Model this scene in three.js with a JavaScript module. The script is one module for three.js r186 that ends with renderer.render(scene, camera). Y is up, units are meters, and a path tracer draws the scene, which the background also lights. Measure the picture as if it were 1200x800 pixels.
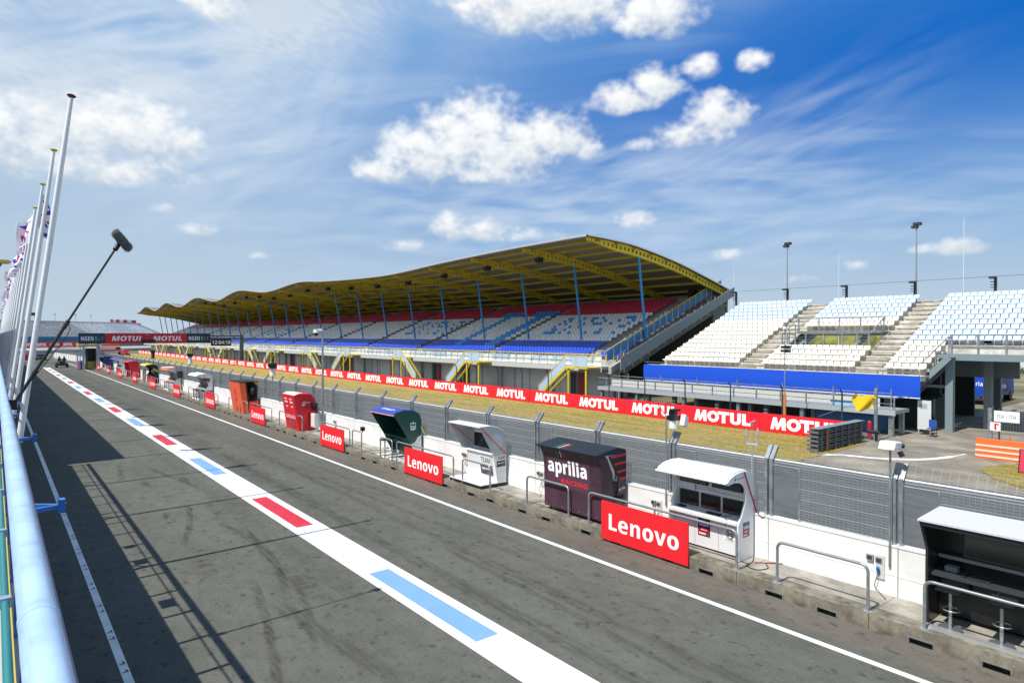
import * as THREE from 'three';
import { mergeGeometries } from 'three/addons/utils/BufferGeometryUtils.js';
import { MarchingCubes } from 'three/addons/objects/MarchingCubes.js';
import { createNoise2D } from 'simplex-noise';

// Axes: D = metres across the pit lane (x), h = height (y), s = metres along the lane (-z). The camera stands on the pit balcony at D = 0, s = 0.
const RAD = Math.PI / 180;
function rng(seed) { let a = seed >>> 0; return () => { a = (a + 0x6D2B79F5) | 0; let t = Math.imul(a ^ (a >>> 15), 1 | a); t = (t + Math.imul(t ^ (t >>> 7), 61 | t)) ^ t; return ((t ^ (t >>> 14)) >>> 0) / 4294967296; }; }
const rand = rng(7);
const noise = createNoise2D(rng(11)), noiseB = createNoise2D(rng(23));
const fbm = (x, y, o = 4, n = noise) => { let v = 0, a = 0.5, f = 1; for (let i = 0; i < o; i++) { v += a * n(x * f + i * 7.3, y * f - i * 3.1); a *= 0.5; f *= 2.03; } return v; };
const sm = (a, b, x) => { const t = Math.min(1, Math.max(0, (x - a) / (b - a))); return t * t * (3 - 2 * t); };
const mixA = (a, b, t) => a.map((v, i) => v + (b[i] - v) * t);

// ---------- camera ----------
const scene = new THREE.Scene();
const FOCAL = 750, YAW = Math.atan(608 / FOCAL), PITCH = -Math.atan(7 / FOCAL);
const camera = new THREE.PerspectiveCamera(2 * Math.atan(400 / FOCAL) / RAD, 1.5, 0.05, 3000);
camera.position.set(0, 5.8, 0);
camera.lookAt(Math.sin(YAW) * Math.cos(PITCH), 5.8 + Math.sin(PITCH), -Math.cos(YAW) * Math.cos(PITCH));
scene.add(camera);

// ---------- sky: air and clouds by direction ----------
const SUN = new THREE.Vector3(-0.67, 1, 0.02).normalize();
const SKY_GAIN = 1.0;
function makeSky() {
  const W = 4096, H = 2048, data = new Float32Array(W * H * 4);
  const puffs = [];   // azimuth from the lane's cross direction, elevation, half sizes (degrees), density
  const cloud = (x, y, rx, ry, dens = 1) => {   // a bearing read from the photograph, kept as azimuth and elevation
    const az = Math.atan((x - 600) / FOCAL) / RAD + YAW / RAD, el = Math.atan((393 - y) / Math.hypot(FOCAL, x - 600)) / RAD;
    const k = Math.cos(Math.atan((x - 600) / FOCAL)) ** 2 / FOCAL / RAD;
    puffs.push([az, el, rx * k, ry * k, dens]);
  };
  cloud(505, 186, 72, 36); cloud(558, 164, 72, 44); cloud(600, 180, 62, 36); cloud(648, 164, 52, 28); cloud(450, 203, 44, 15, 0.85); cloud(690, 178, 28, 14, 0.6); cloud(575, 205, 75, 16, 0.7);
  cloud(640, 8, 120, 36); cloud(770, 20, 52, 28); cloud(735, 32, 26, 12, 0.7); cloud(585, 0, 45, 18);
  cloud(735, 118, 44, 19); cloud(766, 104, 36, 21); cloud(812, 158, 50, 20, 0.75); cloud(836, 138, 44, 26, 0.95); cloud(770, 170, 50, 12, 0.45);
  cloud(822, 82, 27, 15, 0.9); cloud(880, 76, 24, 14, 0.9);
  cloud(258, 12, 32, 20); cloud(234, 2, 26, 12);
  cloud(45, 152, 120, 46, 0.8); cloud(150, 155, 92, 44, 0.9); cloud(205, 172, 40, 32, 0.85); cloud(30, 185, 130, 50, 0.62); cloud(110, 200, 150, 34, 0.6); cloud(-60, 170, 130, 55, 0.75);
  cloud(1120, 290, 42, 14, 0.9); cloud(1085, 293, 24, 9, 0.7);
  cloud(525, 268, 28, 20, 0.8); cloud(570, 270, 52, 18, 0.6); cloud(470, 289, 40, 10, 0.5); cloud(620, 278, 50, 12, 0.4); cloud(745, 258, 30, 16, 0.55);
  cloud(236, 271, 30, 12, 0.65); cloud(192, 245, 22, 10, 0.6); cloud(300, 301, 16, 7, 0.5); cloud(850, 300, 26, 11, 0.5); cloud(1000, 312, 26, 10, 0.4); cloud(930, 328, 40, 8, 0.35);
  const cirrus = [], wispAt = (x, y, L, Wd, tilt, amt) => cirrus.push([Math.atan((x - 600) / FOCAL) / RAD + YAW / RAD, Math.atan((393 - y) / Math.hypot(FOCAL, x - 600)) / RAD, L, Wd, tilt, amt]);
  wispAt(910, 165, 9, 3, 20, 0.34); wispAt(740, 205, 9, 2.6, 12, 0.42); wispAt(370, 95, 5, 4, 55, 0.3); wispAt(300, 180, 9, 4, 25, 0.4); wispAt(620, 250, 22, 4.5, 2, 0.5); wispAt(160, 60, 10, 7, 20, 0.6); wispAt(950, 265, 14, 3, 6, 0.35);
  { const rc = rng(55); for (let i = 0; i < 14; i++) cirrus.push([YAW / RAD + 52 + rc() * 256, 8 + rc() * 25, 7 + rc() * 8, 2 + rc() * 4, rc() * 50 - 10, 0.35 + 0.35 * rc()]); }
  const r = rng(5);
  for (let i = 0; i < 60; i++) {   // the same kind of clouds all round
    const az = YAW / RAD + 50 + r() * 260, el = 5 + r() * 26, sz = 2 + r() * 4.5;
    for (let k = 0; k < 4; k++) puffs.push([az + (r() - 0.5) * sz * 2.6, el + (r() - 0.5) * sz * 0.5, sz * (0.6 + r() * 0.5), sz * (0.35 + r() * 0.3), 0.9]);
  }
  const bins = Array.from({ length: 72 }, () => []);
  for (const p of puffs) { const w = p[2] * 1.6 + 3; for (let a = Math.floor((p[0] - w) / 5); a <= Math.floor((p[0] + w) / 5); a++) bins[((a % 72) + 72) % 72].push(p); }
  const hor = [0.49, 0.60, 0.70], mid = [0.15, 0.365, 0.70], deep = [0.0, 0.13, 0.53];
  const d = [0, 0, 0];
  for (let j = 0; j < H; j++) {
    const el = ((j + 0.5) / H - 0.5) * 180, ce = Math.cos(el * RAD), se = Math.sin(el * RAD);
    for (let i = 0; i < W; i++) {
      const o = (j * W + i) * 4;
      if (el < -1.5) { data[o] = 0.12; data[o + 1] = 0.12; data[o + 2] = 0.1; data[o + 3] = 1; continue; }
      const ph = ((i + 0.5) / W - 0.5) * 2 * Math.PI;   // three.js: u = atan2(z, x) / 2pi + 0.5
      d[0] = ce * Math.cos(ph); d[1] = se; d[2] = ce * Math.sin(ph);
      const az = Math.atan2(d[0], -d[2]) / RAD;   // 0 along the lane, 90 across it towards the stands
      const cg = d[0] * SUN.x + d[1] * SUN.y + d[2] * SUN.z, gam = Math.acos(Math.max(-1, Math.min(1, cg))) / RAD;
      const e = Math.max(el, 0);
      const side = sm(106, 80, gam), E = 1 - Math.exp(-((e / (8.8 + 10 * side)) ** 1.9)), G = sm(80, 103, gam) * sm(5, 23, e);
      let c = mixA(hor, mixA(mid, deep, G), E); { const z = 1 - 0.4 * sm(26, 70, e); c = [c[0] * z, c[1] * z, c[2] * z]; }   // the air darkens towards the zenith
      const glow = Math.exp(-gam / 9) * 0.8; c = c.map((v) => v + glow);
      // thin high cloud: a mackerel sheet towards the sun side and wisps across the sky
      const rel = az - YAW / RAD;
      if (el > 0) {
        const k = 1 / (se + 0.12), px = d[0] * k, pz = d[2] * k;
        const sheet = sm(94, 78, gam) * sm(9, 17, e) * sm(46, 26, e);
        if (sheet > 0.001) {
          const rip = 0.5 + 0.5 * noise(px * 13 + 0.8 * fbm(px * 2, pz * 2, 2), pz * 30 + px * 9 + 1.0 * fbm(px * 3, pz * 3, 2));
          const base = 0.5 + 0.9 * fbm(px * 1.3 + 4, pz * 1.3, 3);
          c = mixA(c, [0.68, 0.74, 0.8], Math.max(0, Math.min(0.75, sheet * base * (0.75 + 0.45 * rip))));
        }
        const wx = px * 0.75 + pz * 0.66, wz = -px * 0.66 + pz * 0.75;
        const wisp = Math.max(0, 0.12 + fbm(wx * 0.7 + 3, wz * 3.4 + 0.5 * fbm(px * 0.8, pz * 0.8, 2), 5, noiseB));
        const veil = Math.max(0, fbm(px * 0.55 + 9, pz * 0.55 - 2, 3) + 0.12);
        c = mixA(c, [0.66, 0.76, 0.86], Math.min(0.2, wisp * veil * 0.8 * sm(4, 12, e)));
      }
      for (const [caz, cel, L, Wd, tilt, amt] of cirrus) {   // feathered streaks of ice cloud
        let da = az - caz; da -= Math.round(da / 360) * 360; if (Math.abs(da) > L * 2.2) continue;
        const ct = Math.cos(tilt * RAD), st = Math.sin(tilt * RAD), al = da * ct + (el - cel) * st, ac = -da * st + (el - cel) * ct, env = Math.exp(-((al / L) ** 2) - ((ac / Wd) ** 2)); if (env < 0.02) continue;
        const f = 0.5 + fbm(al * 0.09 + caz, ac * 0.5 + 0.02 * al * al / L + 0.3 * fbm(al * 0.08, ac * 0.2, 2), 3, noiseB) + 0.08 * fbm(al * 0.3, ac * 1.4, 3);
        c = mixA(c, [0.68, 0.77, 0.87], Math.max(0, Math.min(0.62, env * amt * f)));
      }
      // cumulus
      const bin = bins[((Math.floor(az / 5) % 72) + 72) % 72];
      let cov = -1, cy = 0, wsum = 0;
      for (const p of bin) {
        let da = az - p[0]; da -= Math.round(da / 360) * 360;
        const de = el - p[1], qx = da / p[2], qy = de / (p[3] * (de < 0 ? 0.8 : 1.15)), q = 1 - qx * qx - qy * qy;
        if (q > -1.6) { const v = q - (1 - p[4]) * 1.2; const w = Math.exp(4 * v); cov = Math.max(cov, v); cy += w * (de / p[3] - 0.25 * qx); wsum += w; }
      }
      if (cov > -1) {
        const n1 = fbm(az * 0.28, el * 0.4, 4), n2 = fbm(az * 0.95 + 20, el * 1.25, 4, noiseB);
        const dens = cov * 1.0 + n1 * 0.72 + n2 * 0.2 + 0.06, a = sm(-0.3, 1.05, dens);
        if (a > 0) {
          const lit = sm(-1.0, 0.75, cy / Math.max(wsum, 1e-6) + n2 * 0.35 + n1 * 0.45);
          const col = mixA([0.58, 0.645, 0.72], [1.0, 1.0, 0.985], lit);
          const haze = Math.exp(-e / 7) * 0.62;
          c = mixA(c, mixA(col, hor, haze), a * (0.97 - haze * 0.4));
        }
      }
      data[o] = c[0] * SKY_GAIN; data[o + 1] = c[1] * SKY_GAIN; data[o + 2] = c[2] * SKY_GAIN; data[o + 3] = 1;
    }
  }
  const t = new THREE.DataTexture(data, W, H, THREE.RGBAFormat, THREE.FloatType);
  t.mapping = THREE.EquirectangularReflectionMapping; t.magFilter = THREE.LinearFilter; t.minFilter = THREE.LinearFilter; t.wrapS = THREE.RepeatWrapping; t.needsUpdate = true;
  return t;
}
const skyTexture = makeSky();
scene.background = skyTexture; scene.environment = skyTexture;

// ---------- sun ----------
const sun = new THREE.DirectionalLight(new THREE.Color(1, 0.965, 0.89), 5.0);
sun.position.copy(SUN).multiplyScalar(200).add(new THREE.Vector3(40, 0, -80)); sun.target.position.set(40, 0, -80);
sun.castShadow = true; sun.shadow.mapSize.set(4096, 4096);
Object.assign(sun.shadow.camera, { left: -160, right: 240, top: 160, bottom: -160, near: 1, far: 600 });
scene.add(sun, sun.target);
const renderer = new THREE.WebGLRenderer({ antialias: true });
renderer.toneMapping = THREE.LinearToneMapping; renderer.toneMappingExposure = 1.06; renderer.shadowMap.enabled = true;

// ---------- helpers: shapes ----------
const P = (D, h, s) => new THREE.Vector3(D, h, -s);
const A3 = (p) => P(p[0], p[1], p[2]);
const join = (...gs) => { const l = gs.flat().map((g) => (g.index ? g.toNonIndexed() : g)); l.forEach((g) => { for (const k of Object.keys(g.attributes)) if (!['position', 'normal', 'uv'].includes(k)) g.deleteAttribute(k); }); return l.length === 1 ? l[0] : mergeGeometries(l); };
function bx(D0, D1, h0, h1, s0, s1) { return new THREE.BoxGeometry(D1 - D0, h1 - h0, s1 - s0).translate((D0 + D1) / 2, (h0 + h1) / 2, -(s0 + s1) / 2); }
function orient(g, a, b) { const d = b.clone().sub(a), q = new THREE.Quaternion().setFromUnitVectors(new THREE.Vector3(0, 1, 0), d.clone().normalize()); return g.applyQuaternion(q).translate((a.x + b.x) / 2, (a.y + b.y) / 2, (a.z + b.z) / 2); }
function rod(a, b, r, seg = 8, r2 = r) { a = A3(a); b = A3(b); return orient(new THREE.CylinderGeometry(r2, r, a.distanceTo(b), seg), a, b); }
function bar(a, b, w, t) {   // box beam between two points, w across, t deep
  const va = A3(a), vb = A3(b), d = vb.clone().sub(va), L = d.length(); d.normalize();
  const side = Math.abs(d.y) > 0.97 ? new THREE.Vector3(1, 0, 0) : new THREE.Vector3(0, 1, 0).cross(d).normalize(), up = d.clone().cross(side).normalize();
  const m = new THREE.Matrix4().makeBasis(side, up, d).setPosition(va.clone().add(vb).multiplyScalar(0.5));
  return new THREE.BoxGeometry(w, t, L).applyMatrix4(m);
}
function wire(pts, r, seg = 6, n = 0, closed = false, tension = 0.5) { const c = new THREE.CatmullRomCurve3(pts.map(A3), closed, 'catmullrom', tension); return new THREE.TubeGeometry(c, n || pts.length * 4, r, seg, closed); }
function bentTube(pts, r, rad, seg = 8) {   // polyline with rounded corners
  const v = pts.map(A3), path = new THREE.CurvePath(); let prev = v[0];
  for (let i = 1; i < v.length; i++) {
    if (i === v.length - 1) { path.add(new THREE.LineCurve3(prev, v[i])); break; }
    const a = v[i].clone().add(v[i - 1].clone().sub(v[i]).setLength(rad)), b = v[i].clone().add(v[i + 1].clone().sub(v[i]).setLength(rad));
    path.add(new THREE.LineCurve3(prev, a)); path.add(new THREE.QuadraticBezierCurve3(a, v[i], b)); prev = b;
  }
  const gs = path.curves.map((c) => new THREE.TubeGeometry(c, c.isLineCurve3 ? 1 : 6, r, seg));
  return join(gs);
}
function extr(pts, s0, s1, bevel = 0, holes = []) {   // profile in (D, h), pushed along s
  const sh = new THREE.Shape(pts.map((p) => new THREE.Vector2(p[0], p[1])));
  for (const hp of holes) sh.holes.push(new THREE.Path(hp.map((p) => new THREE.Vector2(p[0], p[1]))));
  const g = new THREE.ExtrudeGeometry(sh, { depth: s1 - s0 - 2 * bevel, bevelEnabled: bevel > 0, bevelSize: bevel, bevelThickness: bevel, bevelOffset: -bevel, bevelSegments: 2, curveSegments: 8, steps: 1 });
  return g.translate(0, 0, -s1 + bevel);
}
function quad(a, b, c, d) {   // bottom-left, bottom-right, top-right, top-left as the reader sees it
  const g = new THREE.BufferGeometry(), v = [a, b, c, a, c, d].map(A3);
  g.setAttribute('position', new THREE.Float32BufferAttribute(v.flatMap((p) => [p.x, p.y, p.z]), 3));
  g.setAttribute('uv', new THREE.Float32BufferAttribute([0, 0, 1, 0, 1, 1, 0, 0, 1, 1, 0, 1], 2));
  g.computeVertexNormals(); g.userData.keepUv = true; return g;
}
const face = (D, h0, h1, sL, sR) => quad([D, h0, sL], [D, h0, sR], [D, h1, sR], [D, h1, sL]);   // print on a face towards the lane
const sheet = (h, D0, D1, s0, s1) => quad([D0, h, s0], [D1, h, s0], [D1, h, s1], [D0, h, s1]);     // flat on the ground
function strip(h, L, R) { const g = []; for (let i = 0; i + 1 < L.length; i++) g.push(quad([L[i][0], h, L[i][1]], [R[i][0], h, R[i][1]], [R[i + 1][0], h, R[i + 1][1]], [L[i + 1][0], h, L[i + 1][1]])); return metres(join(g)); }
function surf(fn, nu, nv) {   // fn(u, v) -> [D, h, s]
  const pos = [], uv = [], idx = [];
  for (let j = 0; j <= nv; j++) for (let i = 0; i <= nu; i++) { const p = A3(fn(i / nu, j / nv)); pos.push(p.x, p.y, p.z); uv.push(i / nu, j / nv); }
  for (let j = 0; j < nv; j++) for (let i = 0; i < nu; i++) { const a = j * (nu + 1) + i, b = a + 1, c = a + nu + 1, d = c + 1; idx.push(a, b, d, a, d, c); }
  const g = new THREE.BufferGeometry(); g.setAttribute('position', new THREE.Float32BufferAttribute(pos, 3)); g.setAttribute('uv', new THREE.Float32BufferAttribute(uv, 2)); g.setIndex(idx); g.computeVertexNormals(); return g;
}
function metres(g) {   // uv in metres by the way each face points
  if (g.index) g = g.toNonIndexed();
  const p = g.attributes.position, n = g.attributes.normal, uv = new Float32Array(p.count * 2);
  for (let i = 0; i < p.count; i++) {
    const x = Math.abs(n.getX(i)), y = Math.abs(n.getY(i)), z = Math.abs(n.getZ(i));
    if (y >= x && y >= z) { uv[2 * i] = p.getX(i); uv[2 * i + 1] = p.getZ(i); } else if (x >= z) { uv[2 * i] = p.getZ(i); uv[2 * i + 1] = p.getY(i); } else { uv[2 * i] = p.getX(i); uv[2 * i + 1] = p.getY(i); }
  }
  g.setAttribute('uv', new THREE.BufferAttribute(uv, 2)); return g;
}
// ---------- helpers: naming ----------
const taken = new Map();
function numbered(n) { const k = taken.get(n) || 0; taken.set(n, k + 1); return k ? n + '_' + String(k).padStart(3, '0') : n; }
function thing(name, label, category, base = [0, 0, 0], group) { const o = new THREE.Group(); o.name = numbered(name); o.position.copy(A3(base)); o.userData = { label, category }; if (group) o.userData.group = group; scene.add(o); return o; }
function setting(name) { const o = new THREE.Group(); o.name = numbered(name); o.userData = { kind: 'structure' }; scene.add(o); return o; }
const _w = new THREE.Vector3();
function part(parent, name, geo, material, label) {
  let g = Array.isArray(geo) ? join(geo) : geo;
  if (material.userData.metres && !g.userData.keepUv) g = metres(g);
  _w.set(0, 0, 0); for (let o = parent; o && o.isObject3D && !o.isScene; o = o.parent) _w.add(o.position);
  g.translate(-_w.x, -_w.y, -_w.z);
  const m = new THREE.Mesh(g, material); m.name = name; m.castShadow = m.receiveShadow = true; parent.add(m); if (label) m.userData.label = label; return m;
}
function solo(name, label, category, base, geo, material, group) { const m = part(scene, numbered(name), geo, material); m.geometry.translate(-base[0], -base[1], base[2]); m.position.copy(A3(base)); m.userData = { label, category }; if (group) m.userData.group = group; return m; }
function twin(o, [D, h, s], label, group) { const c = o.clone(); c.name = numbered(o.name.replace(/_\d{3}$/, '')); c.position.copy(A3([D, h, s])); c.userData = { ...o.userData }; if (label) c.userData.label = label; if (group) c.userData.group = group; scene.add(c); return c; }
// ---------- helpers: materials ----------
const lin = (r, g, b) => new THREE.Color().setRGB(r, g, b);
function mat(c, roughness = 0.6, metalness = 0, extra = {}) { return new THREE.MeshStandardMaterial({ color: Array.isArray(c) ? lin(...c) : c, roughness, metalness, side: THREE.DoubleSide, ...extra }); }
function noiseMap(size, fn, srgb = true) {   // fn(u, v) -> 0..1 or [r, g, b] 0..1, tiling is up to fn
  const d = new Uint8Array(size * size * 4);
  for (let j = 0; j < size; j++) for (let i = 0; i < size; i++) { const v = fn(i / size, j / size), o = (j * size + i) * 4; for (let k = 0; k < 3; k++) d[o + k] = Math.max(0, Math.min(255, 255 * (Array.isArray(v) ? v[k] : v))); d[o + 3] = 255; }
  const t = new THREE.DataTexture(d, size, size); t.wrapS = t.wrapT = THREE.RepeatWrapping; t.magFilter = THREE.LinearFilter; t.minFilter = THREE.LinearMipmapLinearFilter; t.generateMipmaps = true; if (srgb) t.colorSpace = THREE.SRGBColorSpace; t.needsUpdate = true; return t;
}
const lattice = (() => { const r = rng(1234), t = new Float32Array(65536); for (let i = 0; i < 65536; i++) t[i] = r() * 2 - 1; return t; })();
const pnoise = (x, y, per, k) => { const xi = Math.floor(x), yi = Math.floor(y), fx = x - xi, fy = y - yi, ux = fx * fx * (3 - 2 * fx), uy = fy * fy * (3 - 2 * fy), L = (a, b) => lattice[(((a % per) + per) % per) * 131 + (((b % per) + per) % per) * 257 + k * 7919 & 65535]; return (L(xi, yi) * (1 - ux) + L(xi + 1, yi) * ux) * (1 - uy) + (L(xi, yi + 1) * (1 - ux) + L(xi + 1, yi + 1) * ux) * uy; };
const tileN = (u, v, f, o = 3, n = noise) => { let s = 0, w = 0.55, m = Math.max(2, Math.round(f)); for (let i = 0; i < o; i++) { s += w * pnoise(u * m, v * m, m, i + (n === noise ? 0 : 5)); w *= 0.6; m *= 2; } return s; };
function grainy(c, roughness, opts = {}) {   // a base colour with grain and patches; uv in metres
  const { tile = 4, amp = 0.14, fine = 0.1, bump = 0, metal = 0, f = 6, tint = [1, 1, 1], size = 256 } = opts, r = rng(91);
  const t = noiseMap(size, (u, v) => { const k = 0.82 + amp * tileN(u, v, f, 4) + fine * (r() - 0.5); const q = amp * tileN(u, v, f * 2.3, 2, noiseB); return [k + q * (tint[0] - 1), k + q * (tint[1] - 1), k + q * (tint[2] - 1)]; });
  t.repeat.set(1 / tile, 1 / tile);
  const m = mat([c[0] * 1.5, c[1] * 1.5, c[2] * 1.5], roughness, metal, { map: t }); if (bump) { m.bumpMap = t; m.bumpScale = bump; }
  m.userData.metres = true; return m;
}
function canvasTex(w, h, draw) { const c = document.createElement('canvas'); c.width = w; c.height = h; draw(c.getContext('2d'), w, h); const t = new THREE.CanvasTexture(c); t.colorSpace = THREE.SRGBColorSpace; t.anisotropy = 8; return t; }
const printed = (w, h, draw, rough = 0.45) => mat(0xffffff, rough, 0, { map: canvasTex(w, h, draw) });
function fit(g, text, x, y, w, h, font = 'bold', squeeze = 1) {   // text scaled to fill the box x, y (baseline), w, cap height h
  g.save(); g.font = font + ' 100px sans-serif'; const m = g.measureText(text).width; g.translate(x, y); g.scale(w / m, h / 71 * squeeze); g.fillText(text, 0, 0); g.restore();
}
const M = {
  white: mat([0.78, 0.78, 0.77], 0.45), whiteGloss: mat([0.8, 0.8, 0.8], 0.25), black: mat([0.012, 0.012, 0.014], 0.4), blackMatt: mat([0.018, 0.018, 0.02], 0.8), screen: mat([0.006, 0.008, 0.01], 0.12),
  galv: grainy([0.34, 0.37, 0.39], 0.42, { metal: 0.55, tile: 1, amp: 0.18, fine: 0.08 }), steel: mat([0.5, 0.52, 0.54], 0.3, 0.8), alu: mat([0.62, 0.63, 0.64], 0.35, 0.6),
  wire: mat([0.36, 0.38, 0.385], 0.5, 0.2), dark: mat([0.035, 0.042, 0.045], 0.6),
  concrete: grainy([0.31, 0.285, 0.245], 0.9, { tile: 3, amp: 0.22, fine: 0.16, bump: 0.004 }), kerb: grainy([0.2, 0.18, 0.14], 0.92, { tile: 1.7, amp: 0.3, fine: 0.2, bump: 0.006, f: 7, tint: [1.1, 1.0, 0.8] }),
  wall: grainy([0.86, 0.86, 0.84], 0.55, { tile: 3, amp: 0.05, fine: 0.03 }), red: mat([0.72, 0.018, 0.028], 0.45), yellow: mat([0.62, 0.47, 0.03], 0.5), blue: mat([0.03, 0.25, 0.62], 0.4), blueDeep: mat([0.0, 0.07, 0.56], 0.75),
  grey: mat([0.28, 0.3, 0.31], 0.6), greyBlue: mat([0.2, 0.26, 0.29], 0.55), orange: mat([0.85, 0.14, 0.02], 0.5),
};
// ================= the setting: ground, lane, track, grass =================
const toS = (v) => 255 * Math.pow(Math.max(0, Math.min(1, v)), 1 / 2.2);
function asphaltMap(w, h, D0, D1, s0, s1, base, marks, seed) {
  const d = new Uint8Array(w * h * 4), r = rng(seed);
  for (let j = 0; j < h; j++) for (let i = 0; i < w; i++) {
    const D = D0 + (D1 - D0) * (i + 0.5) / w, s = s0 + (s1 - s0) * (j + 0.5) / h;
    let k = 1 + 0.18 * fbm(D * 0.35, s * 0.13, 3) + 0.15 * fbm(D * 1.7, s * 1.1, 4, noiseB) + 0.07 * fbm(D * 6, s * 1.4, 3) + 0.3 * (r() - 0.5);
    const spot = fbm(D * 2.6 + 30, s * 2.1, 3, noiseB); if (spot > 0.3) k *= 1 - 1.3 * (spot - 0.3);
    const light = noise(D * 9, s * 9); if (light > 0.93) k *= 1.5;
    for (const m of marks) {   // tyre rubber: centre line D(s), width, darkness, where it runs
      if (s < m.s0 || s > m.s1) continue;
      const c = m.D + (m.slope || 0) * (s - m.s0) + (m.bend || 0) * (s - m.s0) ** 2, x = Math.abs(D - c) / m.w; if (x > 1.4) continue;
      const ends = sm(m.s0, m.s0 + 1.2, s) * sm(m.s1, m.s1 - 1.2, s);
      k *= 1 - m.k * sm(1.4, 0.5, x) * ends * (0.7 + 0.5 * noise(D * 7, s * 0.8)) * (m.dash ? (noise(s * 2.5, m.D * 3) > 0 ? 1 : 0.1) : 1);
    }
    let c = base(D, s).map((v) => v * k); const o = (j * w + i) * 4; for (let q = 0; q < 3; q++) d[o + q] = toS(c[q]); d[o + 3] = 255;
  }
  const t = new THREE.DataTexture(d, w, h); t.magFilter = THREE.LinearFilter; t.minFilter = THREE.LinearMipmapLinearFilter; t.generateMipmaps = true; t.anisotropy = 8; t.colorSpace = THREE.SRGBColorSpace; t.needsUpdate = true; return t;
}
const marks = [
  { D: 8.15, s0: -10, s1: 34, w: 0.2, k: 0.3, slope: 0.012 }, { D: 9.5, s0: -10, s1: 33, w: 0.16, k: 0.26, slope: 0.014 }, { D: 8.6, s0: 20, s1: 120, w: 0.5, k: 0.16 }, { D: 10.1, s0: 24, s1: 120, w: 0.5, k: 0.14 }, { D: 9.2, s0: 40, s1: 130, w: 0.9, k: 0.12 },
  { D: 5.0, s0: 14, s1: 20.5, w: 0.11, k: 0.45, slope: 0.28, bend: -0.025 }, { D: 3.9, s0: 19, s1: 24.5, w: 0.1, k: 0.45, slope: 0.35, bend: -0.02 }, { D: 5.6, s0: 21.5, s1: 24.5, w: 0.13, k: 0.55, slope: 0.05, dash: 1 }, { D: 4.2, s0: 21, s1: 24, w: 0.13, k: 0.55, slope: 0.05, dash: 1 },
  { D: 5.3, s0: 9, s1: 14.5, w: 0.2, k: 0.35, slope: -0.12 }, { D: 4.1, s0: 16, s1: 19, w: 0.22, k: 0.35, dash: 1 }, { D: 5.9, s0: 27, s1: 29.4, w: 0.12, k: 0.6 }, { D: 4.6, s0: 27.4, s1: 29.4, w: 0.12, k: 0.6 }, { D: 5.6, s0: 13, s1: 17, w: 0.25, k: 0.3, dash: 1 }, { D: 6.2, s0: 10, s1: 40, w: 0.25, k: 0.15 },
  { D: 3.3, s0: 9.5, s1: 16, w: 0.1, k: 0.4, slope: 0.3, bend: -0.01 }, { D: 4.4, s0: 11, s1: 15.5, w: 0.09, k: 0.35, slope: 0.4, bend: -0.03 }, { D: 5.4, s0: 16.5, s1: 21.5, w: 0.1, k: 0.4, slope: 0.22, bend: -0.05 }, { D: 10.9, s0: 7, s1: 26, w: 0.12, k: 0.2, slope: -0.03 }, { D: 11.4, s0: 12, s1: 40, w: 0.14, k: 0.16, slope: -0.02 }, { D: 9.0, s0: 4, s1: 15, w: 0.09, k: 0.3, slope: 0.09, bend: -0.004 }, { D: 6.1, s0: 26, s1: 32, w: 0.12, k: 0.35, slope: -0.15 }, { D: 4.8, s0: 24.5, s1: 26.5, w: 0.2, k: 0.4, dash: 1 }, { D: 3.9, s0: 29, s1: 34, w: 0.12, k: 0.3, slope: 0.1 },
];
const laneBase = (D, s) => { const e = sm(12.1, 12.9, D + 0.25 * noise(s * 0.5, 3)); return mixA([0.122, 0.12, 0.102], [0.145, 0.127, 0.107], e); };
const asphaltBump = (() => { const r = rng(3); return noiseMap(256, () => r(), false); })();
const laneGrain = asphaltBump.clone(); laneGrain.repeat.set(14, 52);
const road = (extra) => new THREE.MeshPhysicalMaterial({ color: 0xffffff, roughness: 0.92, specularIntensity: 0.25, side: THREE.DoubleSide, ...extra });
const laneMat = (w, h, s0, s1, seed) => road({ map: asphaltMap(w, h, -3, 13.42, s0, s1, laneBase, marks, seed), bumpMap: laneGrain, bumpScale: 0.004 });
const lane = setting('pit_lane');
part(lane, 'asphalt', sheet(0, -3, 13.42, -14, 40), laneMat(1024, 2048, -14, 40, 31));
part(lane, 'asphalt', sheet(0, -3, 13.42, 40, 215), laneMat(512, 2048, 40, 215, 32));
const paint = grainy([0.8, 0.8, 0.78], 0.6, { tile: 2, amp: 0.06, fine: 0.05 }), paintRed = grainy([0.62, 0.015, 0.035], 0.55, { tile: 2, amp: 0.08, fine: 0.05 }), paintBlue = grainy([0.2, 0.38, 0.82], 0.55, { tile: 3.1, amp: 0.03, fine: 0.03 });
const flat = (h, D0, D1, s0, s1) => metres(sheet(h, D0, D1, s0, s1));
part(lane, 'speed_lane_stripe', flat(0.004, 6.84, 7.84, -14, 143), paint);
for (let k = -1; k < 8; k++) { if (k >= 0) part(lane, 'blue_marking', flat(0.008, 7.07, 7.59, 9.8 + 18.6 * k, 14.25 + 18.6 * k), paintBlue); if (k >= 0 && k < 7) part(lane, 'red_marking', flat(0.008, 7.07, 7.59, 19.05 + 18.6 * k, 23.4 + 18.6 * k), paintRed); }
part(lane, 'edge_line', flat(0.004, 12.0, 12.16, -14, 200), paint);
part(lane, 'garage_line', flat(0.004, 1.66, 1.8, -14, 120), paint);
for (let s = 6.5; s < 26; s += 1.55) for (const q of [0, 0.35]) part(lane, 'paint_tick', [flat(0.008, 1.68, 1.78, s + q, s + q + 0.03), flat(0.008, 1.74, 1.77, s + q, s + q + 0.11)], M.dark);

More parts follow.
